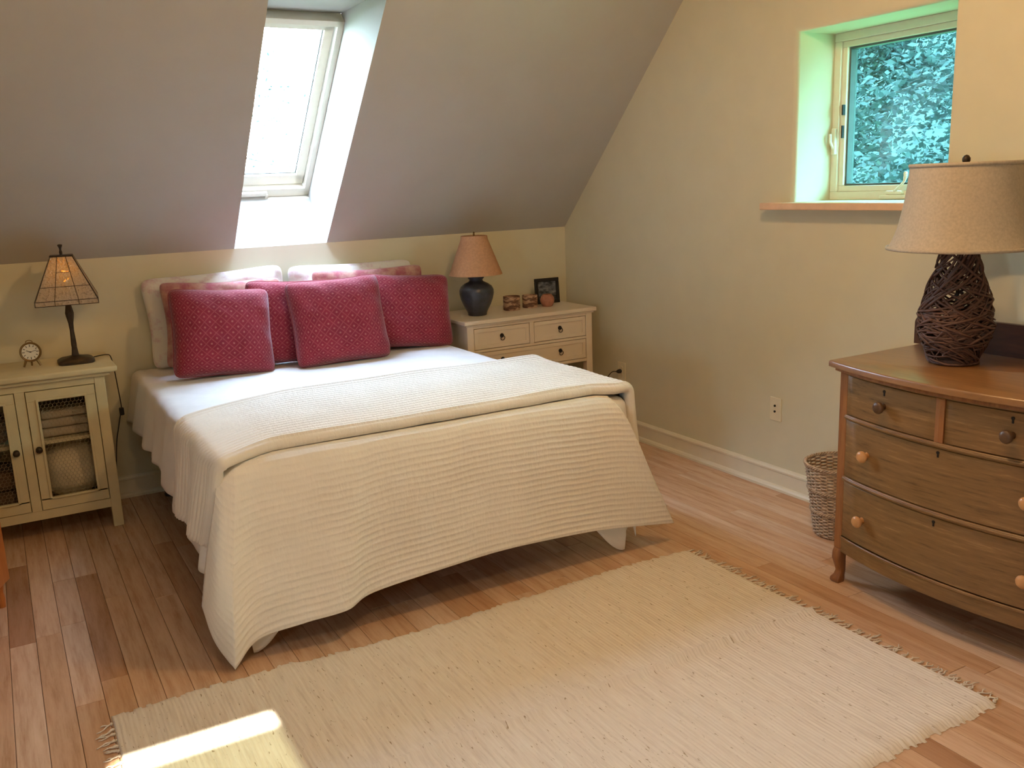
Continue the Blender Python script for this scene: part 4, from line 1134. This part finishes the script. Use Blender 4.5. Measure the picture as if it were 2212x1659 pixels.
# ------------------------------------------------------------------ outlets
def outlet(label, y_, z_, kind):
    o = thing('wall_outlet', label, 'outlet', (XW, y_, z_))
    bm = NB(); box(bm, XW - .006, XW - .0003, y_ - .036, y_ + .036, z_ - .057, z_ + .057, .002, 2); obj('cover_plate', bm, M_outlet, o)
    bm = NB()
    if kind == 'duplex':
        for s in (-1, 1):
            lathe(bm, [(.0165, 0), (.0165, .002), (.015, .003)], (0, 0, 0), 20, Matrix.Translation((XW - .006, y_, z_ + s * .020)) @ Matrix.Rotation(-PI / 2, 4, 'Y'))
        obj('socket_face', bm, M_outlet, o)
    else:
        for s in (-1, 1): lathe(bm, [(.0055, 0), (.0055, .004), (.003, .005)], (0, 0, 0), 14, Matrix.Translation((XW - .006, y_ + .002, z_ + .003 + s * .014)) @ Matrix.Rotation(-PI / 2, 4, 'Y'))
        obj('jack', bm, M_black, o)
    return o
outlet('ivory wall plate with two dark jacks above the right baseboard', 3.070, .396, 'jack')
outlet('ivory power outlet with a plug in it, behind the bed corner', 4.305, .383, 'duplex')
pc = thing('power_cord', 'black cord plugged into the outlet in the corner', 'cord', (3.14, 4.305, .38))
bm = NB(); lathe(bm, [(.010, .0), (.013, .004), (.012, .018), (.007, .030)], (0, 0, 0), 14, Matrix.Translation((XW - .0095, 4.305, .388)) @ Matrix.Rotation(-PI / 2, 4, 'Y')); obj('plug', bm, M_rubber, pc, smooth=True)
bm = NB(); tube(bm, catmull([(XW - .036, 4.305, .388), (XW - .060, 4.325, .385), (XW - .070, 4.36, .345), (XW - .055, 4.42, .28), (XW - .05, 4.48, .21), (XW - .06, 4.60, .16), (XW - .05, 4.74, .14), (XW - .05, 4.85, .13)], 6), .0028, 6); obj('cable', bm, M_rubber, pc, smooth=True)

# ------------------------------------------------------------------ wooden chest at the left edge
ch = thing('wooden_chest', 'orange wooden chest on legs at the left edge of the photo', 'chest', (-.108, 3.79, 0), math.radians(-113))
# local x runs along the visible side towards the camera, local y to the back left
bm = NB(); box(bm, 0, .60, -.42, 0, .10, .72, .004); body = obj('body', bm, M_orange, ch, local=True)
bm = NB(); box(bm, -.012, .612, -.432, .012, .72, .745, .005); obj('top', bm, M_orange, ch, local=True)
for lx_, ly_ in ((.03, -.03), (.57, -.03), (.03, -.39), (.57, -.39)):
    bm = NB(); t = NB(); lathe(t, [(.012, 0), (.014, .03), (.011, .06), (.018, .10)], (lx_, ly_, 0), 12); merge(bm, t); obj('leg', bm, M_orange, ch, local=True)

# ------------------------------------------------------------------ trees outside
def tree(name, label, cx_, cy_, z0, z1, rad, n, seed):
    rt = random.Random(seed); t = thing(name, label, 'tree', (cx_, cy_, z0), 0, 'trees outside the windows')
    bm = NB(); tube(bm, catmull([(cx_, cy_, z0), (cx_ + .1, cy_, (z0 + z1) / 2), (cx_, cy_ + .1, z1)], 5), [.16 - .012 * i for i in range(11)], 8); obj('trunk', bm, M_bark, t, smooth=True)
    bm = NB(); tips = []
    for k in range(34):
        zz = z0 + (z1 - z0) * rt.uniform(.25, .97); a = rt.uniform(0, 2 * PI); L = rad * rt.uniform(.6, 1.0) * (1.0 - .5 * abs((zz - z0) / (z1 - z0) - .5))
        p0 = Vector((cx_, cy_, zz)); p1 = p0 + Vector((math.cos(a) * L, math.sin(a) * L, rt.uniform(-.3, .5)))
        m_ = p0.lerp(p1, .5) + Vector((0, 0, .15)); tube(bm, [p0, m_, p1], [.045, .025, .008], 5)
        for q in range(7): tips.append(p0.lerp(p1, .25 + .75 * q / 6) + Vector((rt.gauss(0, .25), rt.gauss(0, .25), rt.gauss(0, .15))))
    obj('branch', bm, M_bark, t, kind='stuff')
    vs = []; fs = []
    for k in range(n):
        c = tips[rt.randrange(len(tips))] + Vector((rt.gauss(0, .28), rt.gauss(0, .28), rt.gauss(0, .20)))
        d = Vector((rt.gauss(0, 1), rt.gauss(0, 1), rt.gauss(0, .5))).normalized(); e = d.orthogonal().normalized(); e.rotate(Matrix.Rotation(rt.uniform(0, 6.28), 3, d))
        s = rt.uniform(.026, .058); b0 = len(vs)
        vs += [c - d * s, c + e * s * .45, c + d * s, c - e * s * .45]; fs.append((b0, b0 + 1, b0 + 2, b0 + 3))
    me = bpy.data.meshes.new('foliage'); me.from_pydata([v - Vector((cx_, cy_, z0)) for v in vs], [], fs); me.materials.append(M_leaf)
    o = bpy.data.objects.new('foliage', me); COL.objects.link(o); o.parent = t; o['kind'] = 'stuff'
tree('leafy_tree', 'leafy tree filling the right wall window, nearest the pane', 9.2, 4.6, -2.6, 5.6, 3.3, 80000, 1)
tree('leafy_tree', 'leafy tree behind the nearest one, seen through the right wall window', 14.0, 11.2, -2.6, 7.0, 3.6, 80000, 2)
tree('leafy_tree', 'tree crown seen faintly through the skylight', 3.0, 18.5, -2.6, 9.5, 2.4, 7000, 4)
bm = NB(); hr = []  # hill added behind the trees to block sky light at the right window
for i in range(41):
    yy = -40 + i * 3.0; row = []
    for j in range(13):
        q = j / 12; xx = 19 + 14 * q; row.append((xx, yy, -2.7 + 15 * q ** .8 + 2.2 * q * noise.noise(Vector((xx * .2, yy * .2, 0))) + .8 * noise.noise(Vector((xx * .9, yy * .9, 3)))))
    hr.append(row)
grid(bm, hr); M_hill = plain('sky_blocking_green', (0.010, 0.016, 0.015), 0.9, var=0.6, scale=2.5, bump=0)
h_ = obj('sky_blocking_hill', bm, M_hill, smooth=True); h_['kind'] = 'structure'
bm = NB(); box(bm, -30, 40, -30, 50, -2.9, -2.6); g_ = obj('ground', bm, plain('grass_ground', (0.10, 0.16, 0.06), 0.9, scale=3)); g_['kind'] = 'structure'
print('planks', nplank, 'objects', len(bpy.data.objects))
